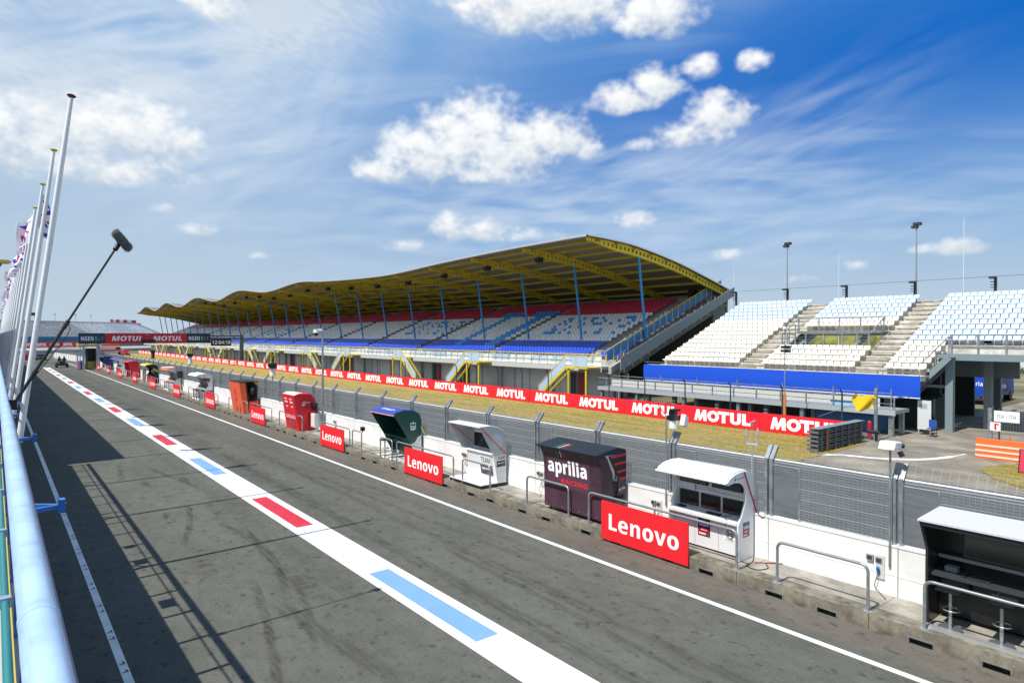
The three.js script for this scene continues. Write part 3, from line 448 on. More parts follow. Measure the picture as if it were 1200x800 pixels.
{ // 3: plum covered stand
  const a = 12.7, b = 15.2, t = thing('pit_stand', 'closed dark purple fabric-covered stand with black padded roof', 'pit stand', [14.1, Y0, 13.95]);
  const plum = grainy([0.068, 0.028, 0.045], 0.58, { tile: 1.9, amp: 0.16, fine: 0.04, bump: 0.03, f: 4 }), pm = wordmark;
  const prof = [[13.42, 2.3], [13.5, 2.15], [13.58, 1.95], [13.62, 1.6], [13.64, 0.42], [14.12, 0.42], [14.2, 1.2], [14.12, 1.75], [13.9, 2.2], [13.8, 2.3]];
  part(t, 'fabric_cover', extr(prof, a, b, 0.05), plum);
  const curve = (k) => { const pts = [[13.64, 0.42], [13.62, 1.6], [13.58, 1.95], [13.5, 2.15], [13.42, 2.3]]; for (let i = 0; i < 4; i++) if (k <= pts[i + 1][1]) { const q = (k - pts[i][1]) / (pts[i + 1][1] - pts[i][1]); return pts[i][0] + q * (pts[i + 1][0] - pts[i][0]); } return 13.42; };
  const g = surf((u, v) => { const h = 1.12 + 0.86 * v; return [curve(h) - 0.006, h, 15.02 - 1.88 * u]; }, 2, 8); g.userData.keepUv = true; part(t, 'lettering', g, pm);
  ['#3f9a5a', '#e8e8e8', '#d8323a'].forEach((c, i) => { const s = 14.44 - i * 0.15; const m = mat(c, 0.6); part(t, 'tricolour_stripe', [surf((u, v) => { const h = 2.06 + 0.2 * v; return [curve(h) - 0.008, h, s - 0.035 * u]; }, 1, 4), quad([13.37, 2.372, s], [13.37, 2.372, s - 0.035], [13.78, 2.452, s - 0.13], [13.78, 2.452, s - 0.09])], m); });
  part(t, 'roof', extr([[13.36, 2.305], [13.34, 2.36], [13.8, 2.445], [14.3, 2.5], [14.62, 2.42], [14.66, 2.3]], a - 0.06, b + 0.06, 0.03), mat([0.01, 0.014, 0.02], 0.5));
  part(t, 'frame', [bx(14.58, 14.64, Y0, 2.3, a + 0.01, a + 0.06), bx(14.58, 14.64, Y0, 2.3, b - 0.06, b - 0.01), bx(14.2, 14.62, Y0, 0.95, a + 0.02, b - 0.06)], mat([0.05, 0.06, 0.06], 0.6)); part(t, 'end_panel', extr([[13.9, 2.28], [14.66, 2.28], [14.66, 1.1], [14.28, 1.1], [14.3, 1.6]], a - 0.035, a - 0.005), M.black);
  [[14.02, 2.2], [14.16, 1.98], [14.28, 1.74], [14.42, 1.52]].forEach(([d, h], i) => part(t, 'red_stripe', quad([d, h, a - 0.04], [14.655, h + 0.03, a - 0.04], [14.655, h + 0.095, a - 0.04], [d - 0.06, h + 0.06, a - 0.04]), mat([0.75, 0.02, 0.04], 0.5)));
  part(t, 'violet_stripe', quad([13.96, 2.268, a - 0.04], [14.655, 2.3, a - 0.04], [14.655, 2.34, a - 0.04], [13.93, 2.288, a - 0.04]), mat([0.16, 0.04, 0.5], 0.5));
  part(t, 'side_lettering', quad([14.3, 1.14, a - 0.04], [14.64, 1.18, a - 0.04], [14.64, 1.36, a - 0.04], [14.3, 1.3, a - 0.04]), printed(256, 128, (g2, w, h) => { g2.fillStyle = '#0c0d0e'; g2.fillRect(0, 0, w, h); g2.fillStyle = '#eee'; fit(g2, 'aprilia', 12, 78, 220, 58); g2.fillStyle = '#d22'; g2.fillRect(70, 106, 170, 12); }));
  for (const s of [13.52, 14.36]) part(t, 'fabric_seam', surf((u, v) => { const h = 0.44 + 1.84 * v; return [curve(h) - 0.004, h, s + 0.012 * (u - 0.5)]; }, 1, 10), mat([0.03, 0.014, 0.022], 0.7)); for (let k = 0; k < 7; k++) part(t, 'eyelet', rod([13.625, 0.5, 12.9 + k * 0.36], [13.64, 0.5, 12.9 + k * 0.36], 0.018, 8), M.steel);
  for (const s of [a + 0.2, b - 0.2]) for (const d of [13.75, 14.5]) part(t, 'foot', rod([d, Y0, s], [d, 0.43, s], 0.035, 8), M.blackMatt);
}
{ // 4: white stand with lifted flap
  const a = 18.4, b = 20.4, t = thing('pit_stand', 'white team stand with grey side flaps and black lettered panel', 'pit stand', [14.0, Y0, 19.4]);
  const W = mat([0.76, 0.77, 0.78], 0.35), G = mat([0.5, 0.51, 0.54], 0.4);
  part(t, 'base_tray', bx(13.5, 14.66, Y0, Y0 + 0.11, a, b), M.black); part(t, 'base_top', bx(13.48, 14.66, Y0 + 0.113, Y0 + 0.14, a - 0.01, b + 0.01), W);
  part(t, 'back_panel', extr([[14.25, 0.45], [14.05, 1.5], [14.12, 1.52], [14.6, 1.52], [14.6, 0.45]], a + 0.01, b - 0.3, 0.01), W);
  const prof = [[13.44, 2.5], [13.9, 2.5], [14.25, 2.42], [14.5, 2.28], [14.64, 2.1], [14.64, 1.45], [14.08, 1.42]];
  for (const s of [a, b - 0.03]) part(t, 'side_flap', extr(prof, s, s + 0.03, 0.004), G);
  part(t, 'flap_disc', [extr(Array.from({ length: 24 }, (_, i) => [14.22 + 0.27 * Math.cos(i * 0.2618), 1.95 + 0.27 * Math.sin(i * 0.2618)]), a - 0.006, a - 0.001)], mat([0.58, 0.6, 0.65], 0.4));
  const rp = [[13.42, 2.5], [13.9, 2.505], [14.25, 2.43], [14.5, 2.29], [14.64, 2.12]]; part(t, 'roof', extr([...rp.map(([d, h]) => [d, h + 0.045]), ...rp.slice().reverse()], a - 0.01, b + 0.01, 0.01), W);
  part(t, 'desk', bx(14.0, 14.6, 1.46, 1.49, a + 0.04, b - 0.04), W); part(t, 'lower_side', extr([[14.08, 1.42], [14.64, 1.45], [14.64, 0.45], [14.35, 0.45], [14.2, 1.0]], a, a + 0.03), W);
  for (const l of [20.1, 19.4]) monitor(t, 14.42, 1.56, 2.08, l, l - 0.62);
  part(t, 'tie_strap', bar([13.46, 2.53, a - 0.02], [14.78, 1.3, a - 0.05], 0.05, 0.012), mat([0.8, 0.13, 0.04], 0.6)); part(t, 'tie_strap', bar([13.46, 2.47, b - 0.05], [14.5, 1.7, b - 0.05], 0.05, 0.012), mat([0.8, 0.13, 0.04], 0.6));
  const tp = printed(256, 400, (g, w, h) => { g.fillStyle = '#e6e6e6'; g.fillRect(0, 0, w, h); g.fillStyle = '#222'; g.save(); fit(g, 'TEAM', 30, 150, 210, 112); g.restore(); g.fillStyle = '#2c3136'; g.fillRect(0, 190, w, 210); g.fillStyle = '#e8e8e8'; fit(g, 'speed', 22, 300, 214, 62); g.fillStyle = '#2fa35a'; g.fillRect(206, 214, 30, 60); g.fillStyle = '#d8232c'; fit(g, 'up', 126, 372, 100, 54); });
  part(t, 'lettered_panel', quad([14.185, 0.66, 19.32], [14.185, 0.66, 18.6], [14.065, 1.36, 18.6], [14.065, 1.36, 19.32]), tp); part(t, 'side_sticker', quad([14.2, 1.0, a - 0.004], [14.6, 1.02, a - 0.004], [14.6, 1.44, a - 0.004], [14.2, 1.42, a - 0.004]), tp);
}
{ // 5: dark green stand
  const a = 24.4, b = 26.65, t = thing('pit_stand', 'dark green open stand with blue roof edge and white shield', 'pit stand', [14.0, Y0, 25.5]);
  const Gr = mat([0.008, 0.075, 0.062], 0.35), In = Gr;
  const prof = [[13.3, 2.36], [13.36, 2.46], [13.8, 2.54], [14.25, 2.5], [14.52, 2.36], [14.64, 2.1], [14.64, Y0], [14.45, Y0], [14.0, 1.25]];
  for (const s of [a, b - 0.04]) part(t, 'side_panel', extr(prof, s, s + 0.04, 0.006), Gr);
  part(t, 'white_corner', extr([[14.1, 1.05], [14.3, 1.12], [14.45, 1.35], [14.63, 1.42], [14.63, Y0 + 0.01], [14.46, Y0 + 0.01]], a - 0.006, a - 0.001), M.white);
  const rp = [[13.3, 2.37], [13.36, 2.46], [13.8, 2.54], [14.25, 2.5], [14.52, 2.36], [14.64, 2.1]]; part(t, 'roof', extr([...rp.map(([d, h]) => [d, h + 0.03]), ...rp.slice().reverse()], a + 0.045, b - 0.045), mat([0.03, 0.06, 0.38], 0.4));
  part(t, 'roof_lettering', quad([13.42, 2.512, b - 0.6], [13.42, 2.512, a + 0.4], [13.75, 2.572, a + 0.4], [13.75, 2.572, b - 0.6]), printed(512, 96, (g, w, h) => { g.fillStyle = '#3550a8'; g.fillRect(0, 0, w, h); g.fillStyle = '#e9ecf5'; for (let i = 0; i < 9; i++) { g.beginPath(); g.arc(50 + i * 50, 50 + (i % 3) * 4, 19, 0.4 + i, 5.2 + i); g.lineWidth = 13; g.strokeStyle = '#e9ecf5'; g.stroke(); } })); part(t, 'front_edge', bx(13.285, 13.31, 2.33, 2.375, a + 0.045, b - 0.045), mat([0.75, 0.35, 0.25], 0.5));
  part(t, 'back_panel', [extr([[14.55, 0.5], [14.5, 2.3], [14.6, 2.3], [14.6, 0.5]], a + 0.045, b - 0.045), extr([[14.0, 1.25], [13.98, 1.3], [14.5, 1.36], [14.5, 1.3]], a + 0.045, b - 0.045)], In);
  for (const l of [26.4, 25.5]) monitor(t, 14.42, 1.5, 2.1, l, l - 0.8);
  part(t, 'shield', quad([14.02, 1.62, a - 0.008], [14.4, 1.62, a - 0.008], [14.4, 2.06, a - 0.008], [14.02, 2.06, a - 0.008]), printed(256, 256, (g, w, h) => { g.fillStyle = '#0d4f46'; g.fillRect(0, 0, w, h); g.fillStyle = '#d5dedd'; g.beginPath(); g.moveTo(30, 40); g.lineTo(226, 40); g.lineTo(216, 216); g.quadraticCurveTo(128, 250, 40, 216); g.fill(); g.beginPath(); g.moveTo(100, 40); g.lineTo(128, 6); g.lineTo(156, 40); g.fill(); g.fillStyle = '#0d4f46'; g.fillRect(56, 62, 144, 58); g.fillRect(64, 170, 128, 12); g.fillStyle = '#d5dedd'; g.beginPath(); g.arc(128, 70, 22, 0, 7); g.fill(); }));
  part(t, 'tie_strap', bar([14.6, 1.78, a - 0.03], [14.86, 1.1, a - 0.3], 0.05, 0.02), mat([0.6, 0.5, 0.02], 0.6));
  part(t, 'floor_board', bx(13.7, 14.6, Y0, Y0 + 0.03, a - 0.2, b + 0.2), mat([0.6, 0.6, 0.58], 0.5));
  for (const s of [26.3, 25.6]) barStool(13.85, s, 'black bar stool under the dark green stand', M.black, 'stools at the green stand');
  const sp = thing('track_speaker', 'small black box clipped on the hoop railing near green stand', 'speaker', [13.52, 1.3, 27.9]); part(sp, 'box', bx(13.45, 13.6, 1.3, 1.48, 27.8, 28.0), M.black); part(sp, 'bracket', bx(13.5, 13.54, 1.2, 1.3, 27.88, 27.92), M.galv);
}
{ // 6: tall red box with monitor on an arm
  const a = 36.2, b = 38.2, t = thing('pit_stand', 'tall closed bright red stand with white roof panel and side monitor', 'pit stand', [14.0, Y0, 37.2]);
  const R = mat([0.7, 0.008, 0.02], 0.4), R2 = mat([0.62, 0.008, 0.02], 0.45);
  part(t, 'body', extr([[13.3, 2.35], [13.6, Y0], [14.56, Y0], [14.6, 2.0], [14.3, 2.42], [13.6, 2.46]], a, b, 0.02), R);
  part(t, 'roof_panel', [quad([13.34, 2.371, b - 0.08], [13.34, 2.371, a + 0.08], [13.6, 2.467, a + 0.08], [13.6, 2.467, b - 0.08]), quad([13.6, 2.467, b - 0.08], [13.6, 2.467, a + 0.08], [13.95, 2.447, a + 0.3], [13.95, 2.447, b - 0.08])], M.white); part(t, 'side_fold', extr([[13.62, 0.32], [14.1, 1.35], [14.54, 1.35], [14.54, 0.32]], a - 0.05, a - 0.002), R2);
  const fp = printed(256, 256, (g, w, h) => { g.fillStyle = '#d80d22'; g.fillRect(0, 0, w, h); g.fillStyle = '#f0d8da'; for (const x of [36, 150]) { g.fillRect(x, 26, 62, 12); g.fillRect(x + 6, 54, 66, 18); g.fillRect(x + 22, 100, 44, 14); } fit(g, 'GASGAS', 20, 226, 216, 34); g.fillStyle = '#1d1d1d'; g.fillRect(30, 238, 190, 8); });
  part(t, 'front_print', quad([13.518, 0.8, b - 0.1], [13.518, 0.8, a + 0.1], [13.298, 2.3, a + 0.1], [13.298, 2.3, b - 0.1]), fp);
  part(t, 'side_print', quad([13.75, 1.68, a - 0.004], [14.3, 1.72, a - 0.004], [14.34, 2.08, a - 0.004], [13.78, 2.04, a - 0.004]), printed(256, 160, (g, w, h) => { g.fillStyle = '#c70d20'; g.fillRect(0, 0, w, h); g.fillStyle = '#ecdfe4'; g.save(); g.transform(1, 0, -0.2, 1, 20, 0); for (const y of [30, 60, 92, 122]) g.fillRect(10, y, 90, 16); g.fillRect(10, 30, 16, 100); g.fillRect(116, 52, 90, 16); g.fillStyle = '#e58b8b'; g.fillRect(126, 92, 84, 8); g.restore(); }));
  part(t, 'monitor_arm', bar([14.45, 1.7, a], [14.5, 1.7, a - 0.35], 0.05, 0.05), M.black); const mo = part(t, 'side_monitor', bx(14.2, 14.26, 1.5, 1.98, a - 1.1, a - 0.25), M.blackMatt); part(mo, 'screen', face(14.196, 1.53, 1.95, a - 0.28, a - 1.07), M.screen);
  const c = thing('white_cabinet', 'white metal cabinet beside the tall red stand', 'cabinet', [14.4, Y0, 35.7]); part(c, 'body', bx(14.2, 14.6, 0.55, 1.32, 35.4, 35.95), M.white); part(c, 'door', bx(14.185, 14.199, 0.6, 1.27, 35.44, 35.91), M.whiteGloss); part(c, 'post', bx(14.35, 14.5, Y0, 0.55, 35.55, 35.8), M.white);
}
{ // 7: orange stand, closed towards the lane
  const a = 46.6, b = 49.2, t = thing('pit_stand', 'bright orange tall stand with slanted front and dark open end', 'pit stand', [14.0, Y0, 47.9]);
  const O = mat([0.85, 0.12, 0.035], 0.45);
  part(t, 'front_cover', extr([[13.28, 2.48], [13.6, Y0], [13.95, Y0], [13.7, 2.48]], a, b, 0.02), O); part(t, 'roof', bx(13.3, 14.6, 2.5, 2.55, a, b), M.blackMatt); part(t, 'lower_box', bx(13.95, 14.6, Y0, 1.15, a + 0.02, b), mat([0.8, 0.08, 0.025], 0.5));
  part(t, 'back_panel', bx(14.54, 14.6, 1.16, 2.49, a + 0.1, b), M.grey); part(t, 'rear_end_panel', bx(13.95, 14.54, 1.16, 2.49, b - 0.05, b), M.grey); for (const l of [49.0, 48.2, 47.4]) monitor(t, 14.4, 1.5, 2.1, l, l - 0.7); part(t, 'frame_post', [rod([14.5, 1.15, a + 0.04], [14.5, 2.5, a + 0.04], 0.03, 6), rod([13.95, 1.15, a + 0.04], [13.75, 2.5, a + 0.04], 0.03, 6)], M.dark);
  part(t, 'orange_corner', extr([[14.25, 2.49], [14.6, 2.49], [14.6, 2.2]], a - 0.02, a + 0.01), mat([0.8, 0.3, 0.03], 0.5)); part(t, 'grille', bx(14.1, 14.5, 0.78, 0.92, a + 0.005, a + 0.02), M.black);
  part(t, 'logo', quad([13.46, 1.1, 48.3], [13.46, 1.1, 47.8], [13.32, 2.0, 47.8], [13.32, 2.0, 48.3]), printed(128, 256, (g, w, h) => { g.fillStyle = '#f0603a'; g.fillRect(0, 0, w, h); g.fillStyle = '#7a4aa0'; g.fillRect(24, 14, 80, 18); g.fillRect(24, 44, 80, 12); g.fillRect(24, 66, 80, 26); g.fillRect(50, 150, 28, 20); g.fillRect(24, 200, 80, 34); }));
}
// farther stands: a hood over a desk, each with its own colours
function hoodStand(a, b, label, o) {
  const t = thing('pit_stand', label, 'pit stand', [14.0, Y0, (a + b) / 2]);
  const prof = o.profile || [[13.35, 2.3], [13.5, 2.42], [14.1, 2.48], [14.6, 2.35], [14.64, Y0], [14.1, Y0], [14.05, 1.15], [14.3, 1.5], [14.2, 1.9], [13.9, 2.15]];
  for (const s of [a, b - 0.05]) part(t, 'side_panel', extr(prof, s, s + 0.05), o.side);
  const rp = [[13.33, 2.3], [13.5, 2.43], [14.1, 2.49], [14.62, 2.36]]; part(t, 'roof', extr([...rp.map(([d, h]) => [d, h + 0.05]), ...rp.slice().reverse()], a - 0.02, b + 0.02), o.roof);
  part(t, 'back_panel', bx(14.56, 14.6, Y0, 2.3, a + 0.06, b - 0.06), o.inner || M.grey); part(t, 'desk', bx(14.0, 14.55, 1.15, 1.22, a + 0.06, b - 0.06), o.desk || o.side); part(t, 'front_panel', bx(14.2, 14.24, Y0, 1.14, a + 0.06, b - 0.06), o.front || o.side);
  const n = 2, w = (b - a - 0.3) / n; for (let i = 0; i < n; i++) monitor(t, 14.4, 1.35, 1.85, b - 0.15 - i * w, b - 0.15 - i * w - w + 0.08);
  return t;
}
const red2 = mat([0.66, 0.012, 0.03], 0.45), crimson = mat([0.3, 0.02, 0.06], 0.5), viol = mat([0.12, 0.05, 0.42], 0.4), navy = mat([0.015, 0.02, 0.12], 0.45), grey3 = mat([0.45, 0.47, 0.5], 0.5);
{ const t = hoodStand(59, 62, 'white rounded stand with crimson triangle and red lower side', { side: M.white, roof: M.white, inner: M.grey, front: M.grey }); part(t, 'triangle', extr([[13.85, 2.2], [14.45, 2.1], [14.35, 1.75]], 58.985, 58.997), crimson); part(t, 'red_base', extr([[14.1, Y0 + 0.02], [14.62, Y0 + 0.02], [14.62, 1.1], [14.08, 1.1]], 58.98, 58.995), red2); part(t, 'roof_mark', extr([[13.9, 2.3], [14.0, 2.3], [14.0, 2.38], [13.9, 2.38]], 58.985, 58.997), red2); for (const s of [61.6, 60.8, 60.0]) barStool(13.75, s, 'black bar stool at the white rounded stand with red base', M.black, 'stools at the white rounded stand'); }
{ const t = hoodStand(71, 74.4, 'white stand with orange roof trim and red seat backs', { side: M.white, roof: M.orange, inner: grey3, front: M.white }); part(t, 'white_roof_half', bx(13.5, 14.5, 2.5, 2.56, 72.8, 74.45), M.white); part(t, 'screen_box', [bx(14.2, 14.66, 1.55, 2.25, 70.3, 70.95)], M.dark); for (const s of [73.9, 73.1, 72.3]) barStool(13.75, s, 'red bar stool at the stand with orange roof trim', red2, 'red stools at the orange roofed stand'); }
{ const t = hoodStand(82.6, 86, 'black stand with yellow roof edge and red seats', { side: M.blackMatt, roof: mat([0.6, 0.55, 0.05], 0.5), inner: M.grey, front: red2 }); part(t, 'yellow_patch', extr([[14.2, 2.1], [14.6, 1.8], [14.6, 1.55], [14.15, 1.9]], 82.58, 82.595), M.yellow); part(t, 'white_panel', bx(13.6, 14.0, Y0, 1.9, 86.0, 86.06), M.white); }
hoodStand(94.6, 98, 'all red rounded stand next to the black yellow stand', { side: red2, roof: red2, inner: red2, front: red2, profile: [[13.35, 2.3], [13.5, 2.42], [14.1, 2.48], [14.6, 2.35], [14.64, Y0], [13.7, Y0], [13.6, 1.2]] });
{ const t = hoodStand(106.6, 110.8, 'pale stand with purple roof and round white logo', { side: M.white, roof: viol, inner: navy, front: red2 }); part(t, 'round_logo', extr(Array.from({ length: 20 }, (_, i) => [14.2 + 0.34 * Math.cos(i * 0.314), 1.85 + 0.34 * Math.sin(i * 0.314)]), 106.58, 106.595), mat([0.6, 0.6, 0.62], 0.5)); }
hoodStand(118.4, 122.4, 'dark violet rounded stand closest to the gantry', { side: navy, roof: navy, inner: M.grey, front: M.grey, profile: [[13.3, 2.3], [13.5, 2.45], [14.1, 2.5], [14.6, 2.35], [14.64, Y0], [14.2, Y0], [14.05, 1.15], [13.4, 1.6]] });

// ---------- devices on poles along the wall ----------
{
  let t = thing('weather_camera', 'white weather camera with black lenses on a pole by a fence post', 'camera', [14.72, WALL_TOP, 5.45]);
  part(t, 'pole', rod([14.72, 0.9, 5.45], [14.72, 3.42, 5.45], 0.024, 8), M.galv); part(t, 'housing', extr([[14.5, 3.42], [14.95, 3.38], [15.0, 3.46], [14.92, 3.55], [14.6, 3.58]], 5.3, 5.62, 0.03), M.white); part(t, 'sensor', [rod([14.6, 3.55, 5.68], [14.6, 3.74, 5.68], 0.03, 8), rod([14.6, 3.74, 5.62], [14.6, 3.74, 5.86], 0.04, 10)], M.black); part(t, 'lens', [rod([14.8, 3.36, 5.3], [14.8, 3.26, 5.24], 0.055, 10), new THREE.SphereGeometry(0.05, 10, 8).translate(14.95, 3.46, -5.3)], M.black);
  t = thing('weather_sensor', 'white weather sensors on a thin mast behind white curved stand', 'weather sensor', [14.72, WALL_TOP, 8.62]);
  part(t, 'pole', rod([14.72, 1.0, 8.62], [14.72, 3.1, 8.62], 0.018, 8), M.alu); part(t, 'cross_arm', rod([14.72, 3.08, 8.45], [14.72, 3.08, 8.79], 0.022, 8), M.alu); for (const [s, h] of [[8.78, 3.4], [8.47, 3.46]]) part(t, 'sensor_cup', [rod([14.72, 3.08, s], [14.72, h - 0.12, s], 0.02, 8), rod([14.72, h - 0.12, s], [14.72, h, s], 0.04, 10, 0.03), rod([14.72, h, s], [14.72, h + 0.05, s], 0.022, 8)], M.alu); part(t, 'tip', [rod([14.72, 3.1, 8.62], [14.72, 3.62, 8.62], 0.014, 6), rod([14.6, 3.62, 8.62], [14.84, 3.66, 8.62], 0.02, 6)], M.alu);
  t = thing('track_camera', 'black and white broadcast camera on a pole above the fence', 'camera', [14.72, WALL_TOP, 11.2]);
  part(t, 'pole', rod([14.72, 1.0, 11.25], [14.72, 3.55, 11.25], 0.025, 8), M.galv); part(t, 'white_case', [rod([14.85, 3.2, 11.1], [14.85, 3.42, 11.1], 0.13, 14)], M.white); part(t, 'camera_body', [bx(14.7, 15.0, 3.43, 3.55, 10.98, 11.22), bx(14.76, 14.9, 3.55, 3.68, 11.0, 11.2), bx(14.72, 14.98, 3.68, 3.74, 10.95, 11.15)], M.black); part(t, 'antenna', rod([14.75, 3.5, 11.25], [14.7, 3.85, 11.55], 0.012, 6), M.black); part(t, 'sun_shield', extr([[14.92, 3.3], [15.1, 3.22], [15.14, 3.5], [15.0, 3.6]], 10.8, 10.95, 0.01), M.whiteGloss);
  t = thing('camera_mast', 'tall thin grey mast with white dome camera beside the red stand', 'mast', [14.6, Y0, 35.2]);
  part(t, 'mast', rod([14.6, Y0, 35.2], [14.6, 6.25, 35.2], 0.075, 10, 0.05), M.galv); part(t, 'arm', bar([14.6, 6.12, 35.2], [14.35, 6.12, 35.35], 0.05, 0.12), M.white); part(t, 'dome', [rod([14.3, 5.95, 35.4], [14.3, 6.15, 35.4], 0.16, 14, 0.14)], M.white); part(t, 'lens', new THREE.SphereGeometry(0.13, 12, 8).translate(14.3, 5.9, -35.4), M.black);
  for (const [s, lab] of [[45.0, 'remote camera with black head above the fence near orange stand'], [69, 'remote camera in white cover standing over fence near orange roofed stand'], [88, 'dark remote camera above the fence by the red rounded stand']]) {
    t = thing('remote_camera', lab, 'camera', [15.1, WALL_TOP, s]); const big = s > 60 ? 1.15 : 0.85;
    part(t, 'pole', rod([15.05, WALL_TOP, s], [15.05, 3.1, s], 0.04, 6), M.galv); part(t, 'cover', [rod([15.05, 3.0, s], [15.05, 3.1 + 0.5 * big, s], 0.2, 10, 0.16)], s > 80 ? M.dark : M.white); part(t, 'camera_head', [bx(14.85, 15.25, 3.1 + 0.5 * big, 3.45 + 0.5 * big, s - 0.25, s + 0.2), rod([14.7, 3.3 + 0.5 * big, s - 0.1], [14.9, 3.3 + 0.5 * big, s - 0.1], 0.09, 8)], M.black);
  }
}
// ================= trackside banner wall and its fence =================
const bannerPrint = printed(1024, 212, (g, w, h) => {
  g.fillStyle = '#e01f30'; g.fillRect(0, 0, w, h); g.fillStyle = '#fff'; g.strokeStyle = '#fff'; g.lineJoin = 'miter';
  const x0 = 130, x1 = 880, yb = 172, H = 138;
  const poly = (pts) => { g.beginPath(); pts.forEach(([x, y], i) => (i ? g.lineTo(x, y) : g.moveTo(x, y))); g.closePath(); g.fill(); };
  poly([[x0, yb], [x0 + 34, yb - H], [x0 + 78, yb - H], [x0 + 92, yb - 62], [x0 + 130, yb - H], [x0 + 178, yb - H], [x0 + 184, yb], [x0 + 136, yb], [x0 + 134, yb - 62], [x0 + 96, yb], [x0 + 70, yb], [x0 + 56, yb - 66], [x0 + 42, yb]]);   // M
  g.beginPath(); g.ellipse(x0 + 275, yb - H / 2, 82, H / 2, 0, 0, 7); g.fill(); g.fillStyle = '#e01f30'; g.beginPath(); g.ellipse(x0 + 275, yb - H / 2, 34, H / 2 - 36, 0, 0, 7); g.fill(); g.fillStyle = '#fff';   // O
  poly([[x0 + 336, yb - H], [x0 + 500, yb - H], [x0 + 500, yb - H + 36], [x0 + 446, yb - H + 36], [x0 + 446, yb], [x0 + 396, yb], [x0 + 396, yb - H + 36], [x0 + 352, yb - H + 36]]);   // T
  g.beginPath(); g.moveTo(x0 + 512, yb - H); g.lineTo(x0 + 560, yb - H); g.lineTo(x0 + 560, yb - 56); g.quadraticCurveTo(x0 + 562, yb - 32, x0 + 584, yb - 32); g.quadraticCurveTo(x0 + 606, yb - 32, x0 + 608, yb - 56); g.lineTo(x0 + 608, yb - H); g.lineTo(x0 + 656, yb - H); g.lineTo(x0 + 656, yb - 50); g.quadraticCurveTo(x0 + 652, yb + 3, x0 + 584, yb + 3); g.quadraticCurveTo(x0 + 516, yb + 3, x0 + 512, yb - 50); g.closePath(); g.fill();   // U
  poly([[x0 + 670, yb - H], [x0 + 718, yb - H], [x0 + 718, yb - 36], [x0 + 782, yb - 36], [x0 + 776, yb], [x0 + 670, yb]]);   // L
});
const BW = 5.35;
const banner = thing('banner_wall', 'long red banner wall with white lettering along the dry grass', 'barrier', [36, 0, 90]);
for (let k = 0; 15.3 + BW * (k + 1) < 236; k++) {
  const s0 = 15.25 + BW * k + 0.01, s1 = s0 + BW - 0.02, near = k < 30;
  const o1 = 0.03 * (rand() - 0.5), o2 = 0.03 * (rand() - 0.5), bulge = (u, v) => 36.02 + o1 + (o2 - o1) * u - 0.025 * Math.sin(Math.PI * v) * (0.5 + 0.5 * noise(k * 3.3 + u * 2, v * 2)) - 0.008 * noise(u * 9 + k * 5, v * 3); const p = part(banner, 'banner_panel', bx(36.05, 36.09, 0.02, 1.13, s0, s1), M.red); const pg = near ? surf((u, v) => [bulge(u, v), 0.02 + 1.11 * v, s1 - (s1 - s0) * u], 16, 5) : face(36.026, 0.02, 1.13, s1, s0); pg.userData.keepUv = true; part(p, 'print', pg, bannerPrint);
  part(banner, 'guard_rail', [bx(36.1, 36.16, 0.3, 0.6, s0, s1), bx(36.1, 36.16, 0.7, 1.0, s0, s1), bx(36.16, 36.3, 0, 1.05, s0 + 1, s0 + 1.12), bx(36.16, 36.3, 0, 1.05, s0 + 3.6, s0 + 3.72)], M.galv);
}
const fence2 = thing('trackside_fence', 'thin dark wire fence with curved posts behind the banner wall', 'fence', [37, 0, 60]);
for (let k = 0; 16.2 + 3.5 * k < 140; k++) {
  const s = 16.2 + 3.5 * k, gs = [];
  part(fence2, 'post', [rod([37, 0, s], [37, 2.45, s], 0.05, 6), wire([[37, 2.4, s], [36.96, 2.6, s], [36.8, 2.78, s]], 0.045, 6)], M.dark);
  const n = s < 45 ? 24 : 12; for (let h = 0.1; h < 2.5; h += s < 45 ? 0.11 : 0.3) gs.push(bx(36.998, 37.002, h - 0.002, h + 0.002, s, s + 3.5)); for (let i = 0; i <= n; i++) gs.push(bx(37.003, 37.007, 0.1, 2.45, s + 3.5 * i / n - 0.002, s + 3.5 * i / n + 0.002)); gs.push(rod([36.84, 2.74, s], [36.84, 2.74, s + 3.5], 0.006, 4));
  part(fence2, 'wire_mesh', gs, M.dark);
}
// ================= main covered grandstand =================
const ST0 = 38.6, ST1 = 262, ROWS = 18, RD = 0.8, RH = 0.33;
const tab = (T) => (x) => { if (x <= T[0][0]) return T[0][1]; for (let i = 0; i + 1 < T.length; i++) if (x <= T[i + 1][0]) { const p0 = T[Math.max(0, i - 1)], p1 = T[i], p2 = T[i + 1], p3 = T[Math.min(T.length - 1, i + 2)], t = (x - p1[0]) / (p2[0] - p1[0]), m1 = (p2[1] - p0[1]) / (p2[0] - p0[0]) * (p2[0] - p1[0]), m2 = (p3[1] - p1[1]) / (p3[0] - p1[0]) * (p2[0] - p1[0]), t2 = t * t, t3 = t2 * t; return (2 * t3 - 3 * t2 + 1) * p1[1] + (t3 - 2 * t2 + t) * m1 + (-2 * t3 + 3 * t2) * p2[1] + (t3 - t2) * m2; } return T[T.length - 1][1]; };
const frontUp = tab([[36, 8.5], [48, 8.45], [60, 8.2], [73, 7.75], [82, 7.85], [95, 8.3], [105, 8.8], [121, 8.05], [139, 9.2], [156, 7.8], [174, 9.35], [192, 7.75], [210, 9.45], [226, 7.75], [242, 9.45], [256, 7.95], [268, 9.0]]);
const arch = tab([[39.2, 14.32], [42, 14.22], [45.6, 13.95], [51.7, 12.9], [57.1, 11.6], [61.9, 10.35]]);
const roofH = (D, s) => arch(D) + (frontUp(s) - 8.5) * Math.max(0, 1 - (D - 39.5) / 24);
const standY = mat([0.7, 0.53, 0.02], 0.5), purlinY = mat([0.5, 0.39, 0.035], 0.6);
